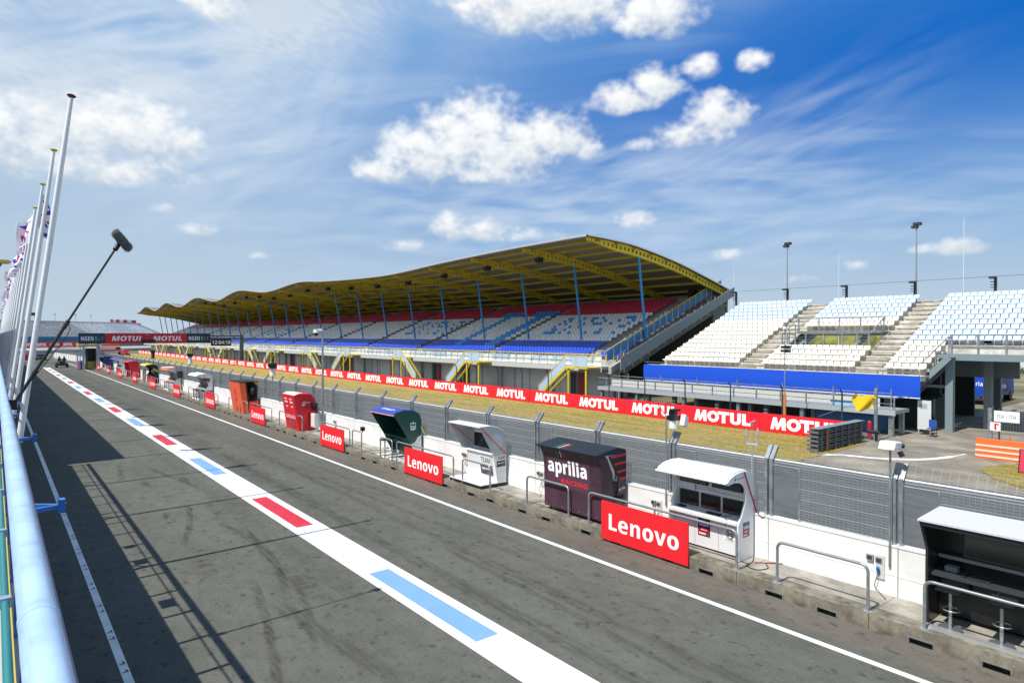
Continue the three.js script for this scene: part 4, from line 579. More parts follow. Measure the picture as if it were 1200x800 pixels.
const stand = thing('covered_grandstand', 'long covered grandstand with wavy yellow-ribbed roof and coloured seats', 'grandstand', [50, 0, 150]);
{
  const sheetMat = mat([0.2, 0.19, 0.16], 0.7), edgeMat = mat([0.4, 0.41, 0.42], 0.5, 0.2);
  const D0 = 39.4, D1 = 61.9;
  part(stand, 'roof_sheet', [surf((u, v) => { const s = ST0 - 0.1 + (ST1 - ST0) * v, D = D0 + (D1 - D0) * u; return [D, roofH(D, s) + 0.1, s]; }, 18, 260), surf((u, v) => { const s = ST0 - 0.1 + (ST1 - ST0) * v, D = D0 + (D1 - D0) * u; return [D, roofH(D, s) - 0.03, s]; }, 18, 260)], sheetMat);
  part(stand, 'gutter', [surf((u, v) => { const s = ST0 - 0.15 + (ST1 - ST0) * v, y = roofH(D0, s), q = [[D0, -0.06], [D0 - 0.06, -0.06], [D0 - 0.08, 0.12], [D0 + 0.05, 0.14]][Math.round(u * 3)]; return [q[0], y + q[1], s]; }, 3, 260)], edgeMat);
  part(stand, 'verge_trim', [surf((u, v) => { const D = D0 + (D1 - D0) * v, y = roofH(D, ST0), q = [[-0.3, -0.02], [-0.3, 0.13], [-0.05, 0.13]][Math.round(u * 2)]; return [D, y + q[1], ST0 + q[0]]; }, 2, 40)], edgeMat);
  for (let i = 0; i < 9; i++) { const D = 40.8 + i * 2.4; part(stand, 'purlin', surf((u, v) => { const s = ST0 - 0.2 + (ST1 - ST0) * v, y = roofH(D, s), q = [[-0.07, -0.04], [-0.07, -0.3], [0.07, -0.3], [0.07, -0.04]][Math.round(u * 3)]; return [D + q[0], y + q[1], s]; }, 3, 200), purlinY); }
  const ribs = []; for (let s = ST0 + 0.1; s < ST1; s += 8.5) ribs.push(s);
  ribs.forEach((s, k) => {
    const top = [], bot = [], N = 40; for (let i = 0; i <= N; i++) { const D = 39.6 + (61.4 - 39.6) * i / N, y = roofH(D, s), dep = 0.3 + 0.5 * sm(0, 0.2, i / N) * (1 - 0.25 * i / N); top.push([D, y - (k ? 0.05 : 0.02)]); bot.push([D, y - dep - (k ? 0.14 : 0.05)]); }
    const holes = []; if (k < 9) for (let i = 1; i < N; i++) { const a = top[i], b = bot[i], m = [a[0], (a[1] + b[1]) / 2], r = (a[1] - b[1]) * 0.19; holes.push([[m[0] - r, m[1] - r], [m[0] + r, m[1] - r], [m[0] + r, m[1] + r], [m[0] - r, m[1] + r]]); }
    part(stand, 'rib', [extr([...top, ...bot.reverse()], s - 0.05, s + 0.05, 0, holes), ...(k < 9 ? [surf((u, v) => { const D = 39.6 + 21.8 * v, y = roofH(D, s) - (0.3 + 0.5 * sm(0, 0.2, v) * (1 - 0.25 * v)) - (k ? 0.14 : 0.05); return [D, y, s - 0.13 + 0.26 * u]; }, 1, 40)] : [])], standY);
    part(stand, 'column', rod([48.2, 3.4, s + 0.3], [46.6, roofH(46.6, s) - 0.75, s + 0.1], 0.12, 10), mat([0.025, 0.27, 0.62], 0.4));
    if (k && k < 12) part(stand, 'roof_brace', [rod([44.5, roofH(44.5, s) - 0.6, s], [42.4, roofH(42.4, s) - 0.3, s - 3], 0.03, 5), rod([50, roofH(50, s) - 0.6, s], [52, roofH(52, s) - 0.3, s - 3], 0.03, 5)], standY);
  });
  // seats terrace
  const terr = grainy([0.42, 0.41, 0.38], 0.9, { tile: 5, amp: 0.15, fine: 0.1 });
  for (let r = 0; r < ROWS; r++) { const D = 44.0 + RD * r, h = 3.55 + RH * r; part(stand, 'terrace_step', bx(D, D + RD + 0.1, h - RH - 0.12, h, ST0 + 0.5, ST1), terr); }
  part(stand, 'back_wall', [bx(58.6, 58.8, 8.6, 9.9, ST0 + 0.5, ST1), bx(61.6, 61.8, 0, 10.42, ST0 + 0.5, ST1)], mat([0.4, 0.4, 0.4], 0.8)); part(stand, 'back_gangway', bx(58.5, 61.5, 8.9, 9.1, ST0 + 0.5, ST1), terr);
  const steps = []; const aisles = []; for (let a = 42.6; a < ST1; a += 16.15) aisles.push(a);
  for (const a of aisles) { const gs = []; for (let r = 0; r < ROWS; r++) { const D = 44.0 + RD * r, h = 3.55 + RH * r; gs.push(bx(D - 0.02, D + 0.4, h, h + RH / 2, a - 0.5, a + 0.5)); } part(stand, 'aisle_steps', gs, mat([0.3, 0.29, 0.27], 0.9)); }
  // seats
  const seatGeo = extr([[-0.2, 0.4], [0.12, 0.385], [0.2, 0.44], [0.26, 0.72], [0.225, 0.74], [0.16, 0.47], [0.1, 0.43], [-0.19, 0.44]], -0.2, 0.2);
  const seatCols = { red: [0.7, 0.03, 0.08], white: [0.86, 0.87, 0.87], blue: [0.04, 0.34, 0.78], deep: [0.02, 0.09, 0.62] };
  const seatMats = Object.fromEntries(Object.entries(seatCols).map(([k, c]) => [k, mat(c, 0.35)]));
  const rs = rng(404), glyph = new Set(); for (let x = 0; x < 48; x++) for (let y = 0; y < 6; y++) if ((x % 8) < 6 && rs() < ((x % 8) === 0 || y === 0 || y === 5 || (x % 8) === 5 ? 0.62 : 0.28)) glyph.add(x + '_' + y);
  const colour = (s, r) => {
    for (const c of [61.2, 68.0, 198, 205]) { if (r >= 2 && r <= 14 && Math.abs(s - c) < 0.85) return 'blue'; if (r >= 11 && r <= 14 && s > c - 2.4 && s < c + 2.4 && r > 12) return 'blue'; }
    if (r < 4) return 'deep'; if (r > 12) return 'red';
    for (const [g0, n] of [[44.5, 24], [76.5, 24], [141, 24]]) { const x = Math.floor((s - g0) / 0.5); if (x >= 0 && x < n && r >= 6 && r < 12 && glyph.has(x + '_' + (r - 6))) return 'blue'; }
    return 'white';
  };
  const all = [];
  for (let r = 0; r < ROWS; r++) for (let s = ST0 + 0.9; s < ST1 - 1; s += 0.5) { if (aisles.some((a) => Math.abs(s - a) < 0.72)) continue; all.push([44.45 + RD * r, 3.55 + RH * r, s, colour(s, r), r]); }
  all.sort((a, b) => (a[2] - b[2]) || (a[4] - b[4]));
  all.slice(0, 300).forEach(([D, h, s, c]) => { const m = new THREE.Mesh(seatGeo, seatMats[c]); m.name = 'seat'; m.castShadow = m.receiveShadow = true; m.position.copy(P(D, h, s)).sub(stand.position); stand.add(m); });
  const rest = all.slice(300), im = new THREE.InstancedMesh(seatGeo, mat(0xffffff, 0.35), rest.length), m4 = new THREE.Matrix4(), one = new THREE.Vector3(1, 1, 1), q0 = new THREE.Quaternion(), r2 = rng(12);
  rest.forEach(([D, h, s, c], i) => { im.setMatrixAt(i, m4.compose(P(D, h, s).sub(stand.position), q0, one)); const k = 0.88 + 0.2 * r2(); im.setColorAt(i, lin(...seatCols[c].map((v) => v * k))); });
  im.name = 'seat_rows'; im.userData = { kind: 'stuff' }; im.castShadow = im.receiveShadow = true; stand.add(im);
  // front gangway, parapet and yellow rail
  part(stand, 'front_gangway', [bx(42.0, 44.2, 2.78, 3.0, ST0 + 0.5, ST1), bx(41.94, 42.0, 2.55, 3.02, ST0 + 0.5, ST1)], mat([0.5, 0.5, 0.48], 0.8)); part(stand, 'gangway_riser', bx(43.9, 44.0, 3.0, 3.56, ST0 + 0.5, ST1), terr);
  const ads = [0, 1, 2].map((k) => printed(256, 64, (g, w, h) => { const r3 = rng(50 + k); g.fillStyle = ['#a5c1e4', '#b4cae6', '#bed0e8'][k]; g.fillRect(0, 0, w, h); for (let i = 0; i < 9; i++) { g.fillStyle = ['#d4e0ef', '#8fb2de', '#cbdaec', '#aec7e4'][i % 4]; g.beginPath(); const x = r3() * w; g.moveTo(x, h); g.lineTo(x + 20 + r3() * 40, 0); g.lineTo(x + 50 + r3() * 60, 0); g.lineTo(x + 20 + r3() * 40, h); g.fill(); } g.fillStyle = '#f4f8fb'; g.fillRect(0, 50, w, 14); }, 0.4));
  let ci = 0; const landings = [[40.6, -1], [56.6, -1], [73.4, 1], [88.5, -1], [104.5, 1], [120.5, -1], [136.5, 1], [152.5, -1], [168.5, 1], [184.5, -1], [200.5, 1], [216.5, -1], [232.5, 1]];
  for (let s = ST0 + 0.6; s + 4 < ST1; s += 4.05) { part(stand, 'advert_panel', face(42.06, 3.08, 3.86, s + 4.0, s), ads[ci++ % 3]); }
  part(stand, 'handrail', [rod([42.0, 4.08, ST0 + 0.5], [42.0, 4.08, ST1], 0.035, 6), rod([42.0, 3.55, ST0 + 0.5], [42.0, 3.55, ST1], 0.02, 5)], standY);
  const posts = []; for (let s = ST0 + 0.55; s < ST1; s += 1.2) { if (s < 130) part(stand, 'rail_post', rod([42.0, 2.85, s], [42.0, 4.08, s], 0.03, 6), standY); else posts.push(rod([42.0, 2.85, s], [42.0, 4.08, s], 0.03, 4)); } const pm = part(stand, 'rail_posts', posts, standY); pm.userData.kind = 'stuff';
  // ground floor: shutters, columns, doors
  const shut = mat([0.68, 0.68, 0.66], 0.6), wallM = grainy([0.6, 0.59, 0.56], 0.85, { tile: 4 });
  part(stand, 'front_wall', bx(44.25, 44.45, 0, 2.8, ST0 + 0.5, ST1), wallM);
  const shGeo = (s0, s1) => surf((u, v) => [44.2 - 0.03 * (Math.round(v * 40) % 2), 0.05 + 2.4 * v, s0 + (s1 - s0) * u], 1, 40);
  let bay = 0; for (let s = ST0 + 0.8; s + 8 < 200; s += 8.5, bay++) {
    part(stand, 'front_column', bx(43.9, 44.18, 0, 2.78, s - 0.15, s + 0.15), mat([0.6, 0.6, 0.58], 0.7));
    for (const [a, b] of [[0.4, 3.4], [3.7, 5.9], [6.2, 8.1]]) { if (bay % 3 === 0 && a === 3.7) { part(stand, 'door', bx(44.16, 44.22, 0, 2.15, s + 4.0, s + 4.9), mat([0.4, 0.015, 0.05], 0.5)); part(stand, 'door', bx(44.16, 44.22, 0, 2.15, s + 5.1, s + 5.9), mat([0.05, 0.05, 0.055], 0.6)); } else if (bay % 4 === 2 && a === 6.2) part(stand, 'open_bay_shade', bx(44.18, 44.23, 0, 2.4, s + a, s + b), mat([0.05, 0.06, 0.065], 0.15)); else part(stand, 'roller_shutter', shGeo(s + a, s + b), shut); }  // dark flat panel where a bay stands open, its shade put into the colour
  }
  // yellow stairs down from the gangway
  landings.forEach(([s, dir], i) => {
    const f = (x) => s + dir * -x, st = part(stand, 'stair', [bx(40.2, 41.92, 2.86, 2.98, s - 1.4, s + 1.4)], standY), lo = (a, b) => [Math.min(a, b), Math.max(a, b)];
    const e0 = f(1.4), e1 = f(5.0);
    part(st, 'stringer', [bar([40.25, 2.85, e0], [40.25, 0.1, e1], 0.07, 0.26), bar([41.3, 2.85, e0], [41.3, 0.1, e1], 0.07, 0.26)], standY);
    for (let k = 1; k < 13; k++) { const q = k / 13, sx = e0 + (e1 - e0) * q; const t = part(st, 'tread', bx(40.3, 41.26, 2.9 - 2.8 * q, 2.93 - 2.8 * q, sx - 0.13, sx + 0.13), M.grey); }
    part(st, 'stair_rail', [bar([40.22, 3.95, e0], [40.22, 1.15, e1], 0.06, 0.06), rod([40.22, 2.9, e0], [40.22, 3.95, e0], 0.035, 6), rod([40.22, 0.1, e1], [40.22, 1.15, e1], 0.035, 6), rod([40.22, 1.5, (e0 + e1) / 2], [40.22, 2.55, (e0 + e1) / 2], 0.03, 6), rod([40.22, 4.0, s - 1.4], [40.22, 4.0, s + 1.4], 0.035, 6), rod([40.22, 2.9, s], [40.22, 4.0, s], 0.03, 6), rod([40.22, 2.9, f(-1.4)], [40.22, 4.0, f(-1.4)], 0.03, 6)], standY);
    part(st, 'rail_panel', [quad([40.24, 3.0, e0], [40.24, 0.3, e1], [40.24, 1.1, e1], [40.24, 3.85, e0]), quad([40.24, 3.05, s - 1.35], [40.24, 3.05, s + 0.6], [40.24, 3.9, s + 0.6], [40.24, 3.9, s - 1.35])], mat([0.42, 0.56, 0.72], 0.5));
    for (const gq of [rod([40.4, 0, s - 1.1], [40.4, 2.86, s - 1.1], 0.1, 8), rod([40.4, 0, s + 1.1], [40.4, 2.86, s + 1.1], 0.1, 8), rod([41.3, 0, f(3.2)], [41.3, 1.5, f(3.2)], 0.06, 6)]) part(st, 'support', gq, standY);
  });
  // end flank: raking wall, stringer and yellow stair rail
  const rk = (D, o = 0) => 3.1 + (D - 42) * 0.412 + o;
  part(stand, 'end_stringer', extr([[42.4, 2.4], [60.6, 9.9], [60.9, 10.3], [42.4, 3.0]].map(([d, h]) => [d, h]), ST0 - 0.25, ST0 + 0.1), mat([0.36, 0.35, 0.32], 0.85));
  part(stand, 'end_wall', extr([[42.4, 2.4], [60.6, 9.9], [60.9, 0], [58.5, 0], [58.5, 8], [45, 2.5], [45, 0], [44.6, 0], [44.6, 2.4]], ST0 + 0.12, ST0 + 0.3), mat([0.2, 0.2, 0.19], 0.85));
  part(stand, 'flank_panel', extr([[42.6, 2.7], [60.4, 9.95], [60.4, 10.8], [42.6, 3.8]], ST0 - 1.15, ST0 - 1.1), mat([0.3, 0.335, 0.34], 0.6)); part(stand, 'flank_cap', bar([42.6, 3.83, ST0 - 1.12], [60.4, 10.84, ST0 - 1.12], 0.09, 0.05), M.galv);
  for (let D = 43.2; D < 60.4; D += 1.15) part(stand, 'flank_post', bar([D, rk(D) - 1.0, ST0 - 1.06], [D, rk(D) + 0.5, ST0 - 1.06], 0.06, 0.06), M.galv);
  for (let D = 42.6; D < 60.5; D += 0.95) { part(stand, 'end_rail_post', rod([D, rk(D, -0.1), ST0 + 0.5], [D, rk(D, 1.1), ST0 + 0.5], 0.035, 6), standY); part(stand, 'end_rail_panel', quad([D + 0.03, rk(D, 0.1), ST0 + 0.55], [D + 0.92, rk(D + 0.92, 0.1), ST0 + 0.55], [D + 0.92, rk(D + 0.92, 0.95), ST0 + 0.55], [D + 0.03, rk(D, 0.95), ST0 + 0.55]), mat([0.06, 0.22, 0.5], 0.5)); }
  part(stand, 'end_handrail', bar([42.4, rk(42.4, 1.1), ST0 + 0.5], [60.4, rk(60.4, 1.1), ST0 + 0.5], 0.07, 0.07), standY);
  // loudspeakers hung under the roof
  ribs.forEach((s, k) => { if (k === 0 || k > 16) return; const D = 41.6, y = roofH(D, s) - 0.75, t = thing('roof_loudspeaker', 'black loudspeaker hung under the front of the wavy roof', 'loudspeaker', [D, y, s], 'loudspeakers under the grandstand roof'); part(t, 'cabinet', extr([[D - 0.35, y - 0.1], [D - 0.2, y - 0.55], [D + 0.3, y - 0.5], [D + 0.35, y]], s - 0.4, s + 0.25, 0.05), M.blackMatt); part(t, 'hanger', rod([D, y - 0.05, s], [D, y + 0.35, s], 0.04, 6), M.dark); });
  const t = thing('covered_camera', 'black wrapped television camera on tripod behind the top seats', 'camera', [58.9, 9.1, 41.4]); part(t, 'tripod', [rod([58.9, 10.0, 41.4], [58.6, 9.1, 41.8], 0.03, 5), rod([58.9, 10.0, 41.4], [58.6, 9.1, 41.0], 0.03, 5), rod([58.9, 10.0, 41.4], [59.4, 9.1, 41.4], 0.03, 5)], M.black); part(t, 'wrapped_camera', [extr([[58.3, 10.0], [58.4, 10.7], [59.1, 10.8], [59.5, 10.5], [59.3, 10.0]], 41.1, 41.8, 0.08), rod([58.9, 9.5, 41.4], [58.9, 10.1, 41.4], 0.18, 8, 0.1)], M.blackMatt);
}
// ================= open grandstand =================
const open = thing('open_grandstand', 'roofless grandstand with cream and pale blue seats above a blue banner', 'grandstand', [49, 0, 16]);
{
  const R = 15, D0 = 43.0, h0 = 3.4, rh = 0.345, rd = 0.8, S0 = -8, S1 = 33.7, A = [25.7, 17.35, 8.9, 0.5];
  const conc = grainy([0.56, 0.52, 0.45], 0.9, { tile: 4, amp: 0.2, fine: 0.12 });
  const cut = (r) => { const c = []; if (r >= 4 && r <= 7) c.push([18.4, 24.6]); if (r < 5) c.push([S0 - 1, 14.1]); return c; };
  for (let r = 0; r < R; r++) {
    let segs = [[S0, S1]]; for (const [a, b] of cut(r)) segs = segs.flatMap(([x, y]) => [[x, Math.min(y, a)], [Math.max(x, b), y]].filter(([p, q]) => q - p > 0.05));
    const D = D0 + rd * r, h = h0 + rh * r;
    for (const [a, b] of segs) part(open, 'terrace_step', [bx(D, D + rd + 0.08, h - 0.14, h, a, b), bx(D + 0.05, D + 0.1, h - rh - 0.02, h - 0.14, a, b)], conc);
  }
  const stepM = grainy([0.6, 0.55, 0.47], 0.9, { tile: 3 });
  for (const a of A) for (let r = 0; r < R; r++) { if (r < 5 && a < 15) continue; const D = D0 + rd * r, h = h0 + rh * r; part(open, 'aisle_step', [bx(D - 0.03, D + 0.42, h + rh / 2 - 0.05, h + rh / 2, a - 0.62, a + 0.62), bx(D + 0.03, D + 0.4, h, h + rh / 2 - 0.05, a - 0.6, a + 0.6)], stepM); }
  const pts = [[-0.21, 0.36], [0.1, 0.34], [0.2, 0.4], [0.265, 0.66], [0.215, 0.69], [0.145, 0.5], [0.06, 0.45], [-0.19, 0.45], [-0.23, 0.42]], seatGeo = extr(pts, -0.205, 0.205, 0.04);
  const cream = mat([0.84, 0.81, 0.73], 0.4), pale = mat([0.56, 0.68, 0.87], 0.4), all = [];
  for (let r = 0; r < R; r++) for (let s = S0 + 0.3; s < S1 - 0.2; s += 0.46) { if (A.some((a) => Math.abs(s - a) < 0.88) || cut(r).some(([a, b]) => s > a - 0.2 && s < b + 0.2)) continue; const blue = r >= 10 || (s < 16.4 && r >= 5); all.push([D0 + 0.45 + rd * r, h0 + rh * r, s, blue]); }
  const vis = all.filter((p) => p[2] > 8).sort((p, q) => Math.hypot(p[0], p[2]) - Math.hypot(q[0], q[2])), first = vis.slice(0, 300), set = new Set(first), rest = all.filter((p) => !set.has(p));
  first.forEach(([D, h, s, b]) => { const m = new THREE.Mesh(seatGeo, b ? pale : cream); m.name = 'seat'; m.castShadow = m.receiveShadow = true; m.position.copy(P(D, h, s)).sub(open.position); open.add(m); });
  const im = new THREE.InstancedMesh(seatGeo, mat(0xffffff, 0.4), rest.length), m4 = new THREE.Matrix4(), q0 = new THREE.Quaternion(), one = new THREE.Vector3(1, 1, 1);
  rest.forEach(([D, h, s, b], i) => { im.setMatrixAt(i, m4.compose(P(D, h, s).sub(open.position), q0, one)); im.setColorAt(i, b ? lin(0.56, 0.68, 0.87) : lin(0.84, 0.81, 0.73)); }); im.name = 'seat_rows'; im.userData = { kind: 'stuff' }; im.castShadow = im.receiveShadow = true; open.add(im);
  // front parapet banner
  part(open, 'front_wall', bx(42.2, 42.95, 3.1, 3.4, 14.0, 34.4), conc);
  const BS0 = 13.95, BS1 = 34.4; part(open, 'banner', surf((u, v) => [42.0 - 0.06 * Math.sin(v * 3.1) * 0.5 - 0.012 * noise(u * 30, v), 2.1 + 1.32 * v, BS1 - (BS1 - BS0) * u], 90, 6), M.blueDeep); part(open, 'banner_rope', rod([41.97, 2.12, BS0], [41.97, 2.12, BS1], 0.03, 6), M.white);
  part(open, 'banner_rail', [rod([42.1, 3.62, BS0], [42.1, 3.62, BS1], 0.02, 6), ...Array.from({ length: 12 }, (_, i) => rod([42.1, 3.3, BS0 + 0.1 + i * 2], [42.1, 3.62, BS0 + 0.1 + i * 2], 0.018, 5))], M.galv);
  part(open, 'under_beam', [bx(43, 43.3, 2.2, 3.2, 14.8, S1), bx(48, 48.3, 0, 4.2, 14.8, S1), bx(54.9, 55.1, 0, 3.6, 14.8, S1), bx(54.9, 55.1, 0, 8.2, 27, S1)], M.dark);
  for (let s = 16; s < S1; s += 4) part(open, 'support_column', [bx(43, 43.3, -0.02, 2.2, s, s + 0.3), bar([43.3, 2.9, s + 0.15], [54.9, 7.9, s + 0.15], 0.2, 0.35)], M.greyBlue);
  // entrance opening in the terrace
  part(open, 'opening_slab', bx(48.5, 49.5, 6.02, 6.12, 18.4, 24.6), M.greyBlue); part(open, 'opening_beam', bx(48.42, 48.5, 5.98, 6.16, 18.4, 24.6), M.galv); part(open, 'opening_floor', bx(46.25, 49.5, 4.3, 4.42, 18.4, 24.6), M.grey);
  part(open, 'opening_cheek', [extr([[46.2, 4.2], [49.4, 4.2], [49.4, 6.1], [46.2, 4.7]], 24.6, 24.72), extr([[46.2, 4.2], [49.4, 4.2], [49.4, 6.1], [46.2, 4.7]], 18.28, 18.4)], M.galv);
  for (const s of [18.45, 19.2, 20.2, 21.5, 22.8, 23.6, 24.2, 24.6]) part(open, 'opening_post', bar([46.15, 4.4, s], [46.15, 5.95, s], 0.09, 0.09), M.galv); part(open, 'opening_rail', [bx(46.1, 46.2, 5.92, 5.99, 18.4, 24.6), bx(46.12, 46.18, 4.42, 4.48, 18.4, 24.6), ...[5.1, 5.3, 5.5, 5.7].map((h) => bx(46.14, 46.16, h, h + 0.02, 18.4, 24.6))], M.galv);
  for (const s of [18.45, 20, 21.5, 23, 24.55]) part(open, 'upper_post', bar([48.6, 6.1, s], [48.6, 7.1, s], 0.08, 0.08), M.galv); part(open, 'upper_rail', [bx(48.57, 48.63, 7.05, 7.12, 18.4, 24.6), ...[18.42, 24.58].map((s) => bar([48.6, 7.1, s], [46.3, 5.95, s], 0.06, 0.06)), ...[18.42, 24.58].flatMap((s) => [47.2, 48.1].map((D) => rod([D, 5.2, s], [D, 7.1 - (49 - D) * 0.5, s], 0.03, 5)))], M.galv);
  // landing and stair over the passage
  part(open, 'landing', [bx(45.0, 47.4, 4.42, 4.62, S0, 14.05), bx(44.9, 45.0, 4.3, 4.7, S0, 13.4)], M.greyBlue); for (let s = 13.3; s > 2; s -= 1.35) part(open, 'landing_post', bar([45.05, 4.6, s], [45.05, 5.85, s], 0.1, 0.1), M.galv); part(open, 'landing_rail', [bx(45.02, 45.08, 5.78, 5.85, 2, 13.4), bx(45.03, 45.06, 5.0, 5.18, 2, 13.4)], M.galv); part(open, 'landing_riser', bx(46.9, 47.0, 4.6, 5.2, S0, 14.6), conc);
  const q = (t) => [15.1 + (13.1 - 15.1) * t, 2.35 + 2.2 * t];
  part(open, 'stringer', [bar([43.9, 2.3, 15.1], [43.9, 4.5, 13.1], 0.1, 0.34), bar([45.0, 2.3, 15.1], [45.0, 4.5, 13.1], 0.1, 0.34)], M.greyBlue); for (let k = 0; k < 12; k++) { const [s, h] = q((k + 0.5) / 12); part(open, 'tread', bx(43.95, 44.95, h, h + 0.04, s - 0.14, s + 0.14), M.greyBlue); }
  part(open, 'stair_rail', [bar([43.88, 3.45, 15.1], [43.88, 5.75, 13.1], 0.06, 0.06), ...[0, 0.33, 0.66, 1].map((t) => { const [s, h] = q(t); return rod([43.88, h, s], [43.88, h + 1.15, s], 0.035, 6); })], M.galv); part(open, 'lower_landing', bx(43.0, 45, 2.2, 2.35, 15.6, 17.0), M.greyBlue);
  for (const [D, s] of [[44.8, 13.3], [48.0, 12.2], [44.8, 5], [48, 5], [54.5, 13.3], [54.5, 5]]) part(open, 'support_column', bx(D - 0.2, D + 0.2, -0.02, D > 54 ? 8.3 : D > 47 ? 5.5 : 4.42, s - 0.2, s + 0.2), M.greyBlue); part(open, 'tie_beam', [bar([44.8, 2.7, 15.6], [44.8, 2.7, 13.3], 0.14, 0.18)], M.greyBlue);
  part(open, 'soffit', [extr([[47.5, 5.1], [54.9, 8.2], [54.9, 8.1], [47.5, 4.4]], S0, 14.6), bx(49.5, 49.7, 3.1, 5.7, 11, 14.6)], M.greyBlue);
  // rear rim: posts with wires
  for (let k = 0; k < 9; k++) { const s = 34.2 - 5.12 * k; part(open, 'rim_post', [bx(55.4, 55.55, 8.0, 9.95, s - 0.08, s + 0.08), bx(55.0, 55.55, 9.85, 10.0, s - 0.06, s + 0.3), ...[9.2, 9.4, 9.6].map((h) => bx(55.2, 55.45, h, h + 0.04, s - 0.02, s + 0.25))], M.dark); } part(open, 'rim_wire', [rod([55.3, 10.0, S0], [55.3, 10.0, S1], 0.012, 4)], M.dark); part(open, 'back_wall', bx(55.2, 55.35, 7.6, 8.4, S0, S1), M.grey);
}
{ const bank = setting('grass_bank'); part(bank, 'turf', surf((u, v) => [60 + 14 * v, 6.8 * sm(0, 0.8, v), 42 - 22 * u], 24, 10), grainy([0.17, 0.17, 0.03], 1, { tile: 6, amp: 0.4, fine: 0.3 })); }
// raised marshal walkway in front of the open stand
{
  const t = thing('marshal_walkway', 'raised grey steel walkway with railings under the blue banner', 'walkway', [41, 0, 26]);
  part(t, 'deck', [bx(39.9, 41.9, 1.3, 1.5, 14.5, 37.6)], M.grey); part(t, 'fascia', [bx(39.84, 39.9, 1.22, 1.52, 14.5, 37.6)], mat([0.4, 0.42, 0.43], 0.6)); part(t, 'back_panel', bx(41.6, 41.66, 1.5, 2.0, 16, 37.6), mat([0.55, 0.54, 0.5], 0.7));
  for (let s = 14.6; s < 37.7; s += 1.7) part(t, 'rail_post', bar([39.95, 1.5, s], [39.95, 2.25, s], 0.07, 0.07), M.galv); part(t, 'rail', [bx(39.92, 39.98, 2.2, 2.27, 14.55, 37.6), bx(39.93, 39.97, 1.85, 1.89, 14.55, 37.6), bx(39.95, 41.9, 2.2, 2.27, 14.53, 14.59)], M.galv);
  for (let s = 15.4; s < 37.7; s += 3.4) part(t, 'back_post', bar([41.7, 1.5, s], [41.7, 2.6, s], 0.06, 0.06), M.galv); part(t, 'back_rail', bx(41.68, 41.72, 2.3, 2.36, 15.4, 37.6), M.galv);
  for (const s of [14.8, 20, 24.5, 29, 33.5, 37.3]) for (const D of [40.1, 41.6]) part(t, 'support_column', bx(D - 0.12, D + 0.12, 0, 1.3, s - 0.12, s + 0.12), M.galv);
  part(t, 'pale_blue_sheet', bx(40.0, 40.02, 1.55, 1.85, 15.6, 18.2), mat([0.3, 0.55, 0.75], 0.5));
  const c = thing('blue_container', 'blue corrugated container under the raised walkway end', 'container', [41.6, 0, 17.6]); part(c, 'body', surf((u, v) => [41.0 + 0.03 * (Math.round(u * 40) % 2), 1.15 * v, 19.6 - 3.6 * u], 40, 1), mat([0.03, 0.16, 0.36], 0.5)); part(c, 'side', [bx(41.04, 42.6, 0, 1.15, 16.0, 19.58)], mat([0.03, 0.15, 0.34], 0.5));
  const w = thing('white_board', 'white notice board leaning by the walkway steps', 'board', [42.4, 0, 14.0]); part(w, 'panel', bx(42.3, 42.36, 0.3, 2.0, 13.5, 14.2), mat([0.6, 0.63, 0.64], 0.6)); part(w, 'leg', [bx(42.3, 42.36, 0, 0.3, 13.52, 13.6), bx(42.3, 42.36, 0, 0.3, 14.1, 14.18)], M.grey); part(w, 'notice', face(42.297, 1.5, 1.8, 14.1, 13.7), mat([0.35, 0.4, 0.42], 0.6));
  const cr = thing('equipment_crate', 'dark green tarpaulin box under the stand stairs', 'crate', [45.5, 0, 14.8]); part(cr, 'cover', extr([[44.6, 0], [44.6, 1.9], [46.4, 2.1], [46.6, 0]], 14.0, 16.4, 0.08), mat([0.012, 0.035, 0.028], 0.7)); part(cr, 'base', bx(44.5, 46.6, 0, 0.12, 13.95, 16.45), M.dark);
  const ch = thing('blue_chair', 'small blue folding chair beside the white notice board', 'chair', [41.8, 0, 13.3]); part(ch, 'seat', bx(41.6, 42.0, 0.44, 0.48, 13.1, 13.5), mat([0.02, 0.08, 0.3], 0.5)); part(ch, 'backrest', bx(41.96, 42.0, 0.5, 0.95, 13.1, 13.5), mat([0.02, 0.08, 0.3], 0.5)); for (const [D, s] of [[41.62, 13.12], [41.62, 13.48], [41.98, 13.12], [41.98, 13.48]]) part(ch, 'leg', rod([D, 0, s], [D, 0.44, s], 0.015, 5), M.dark);
}
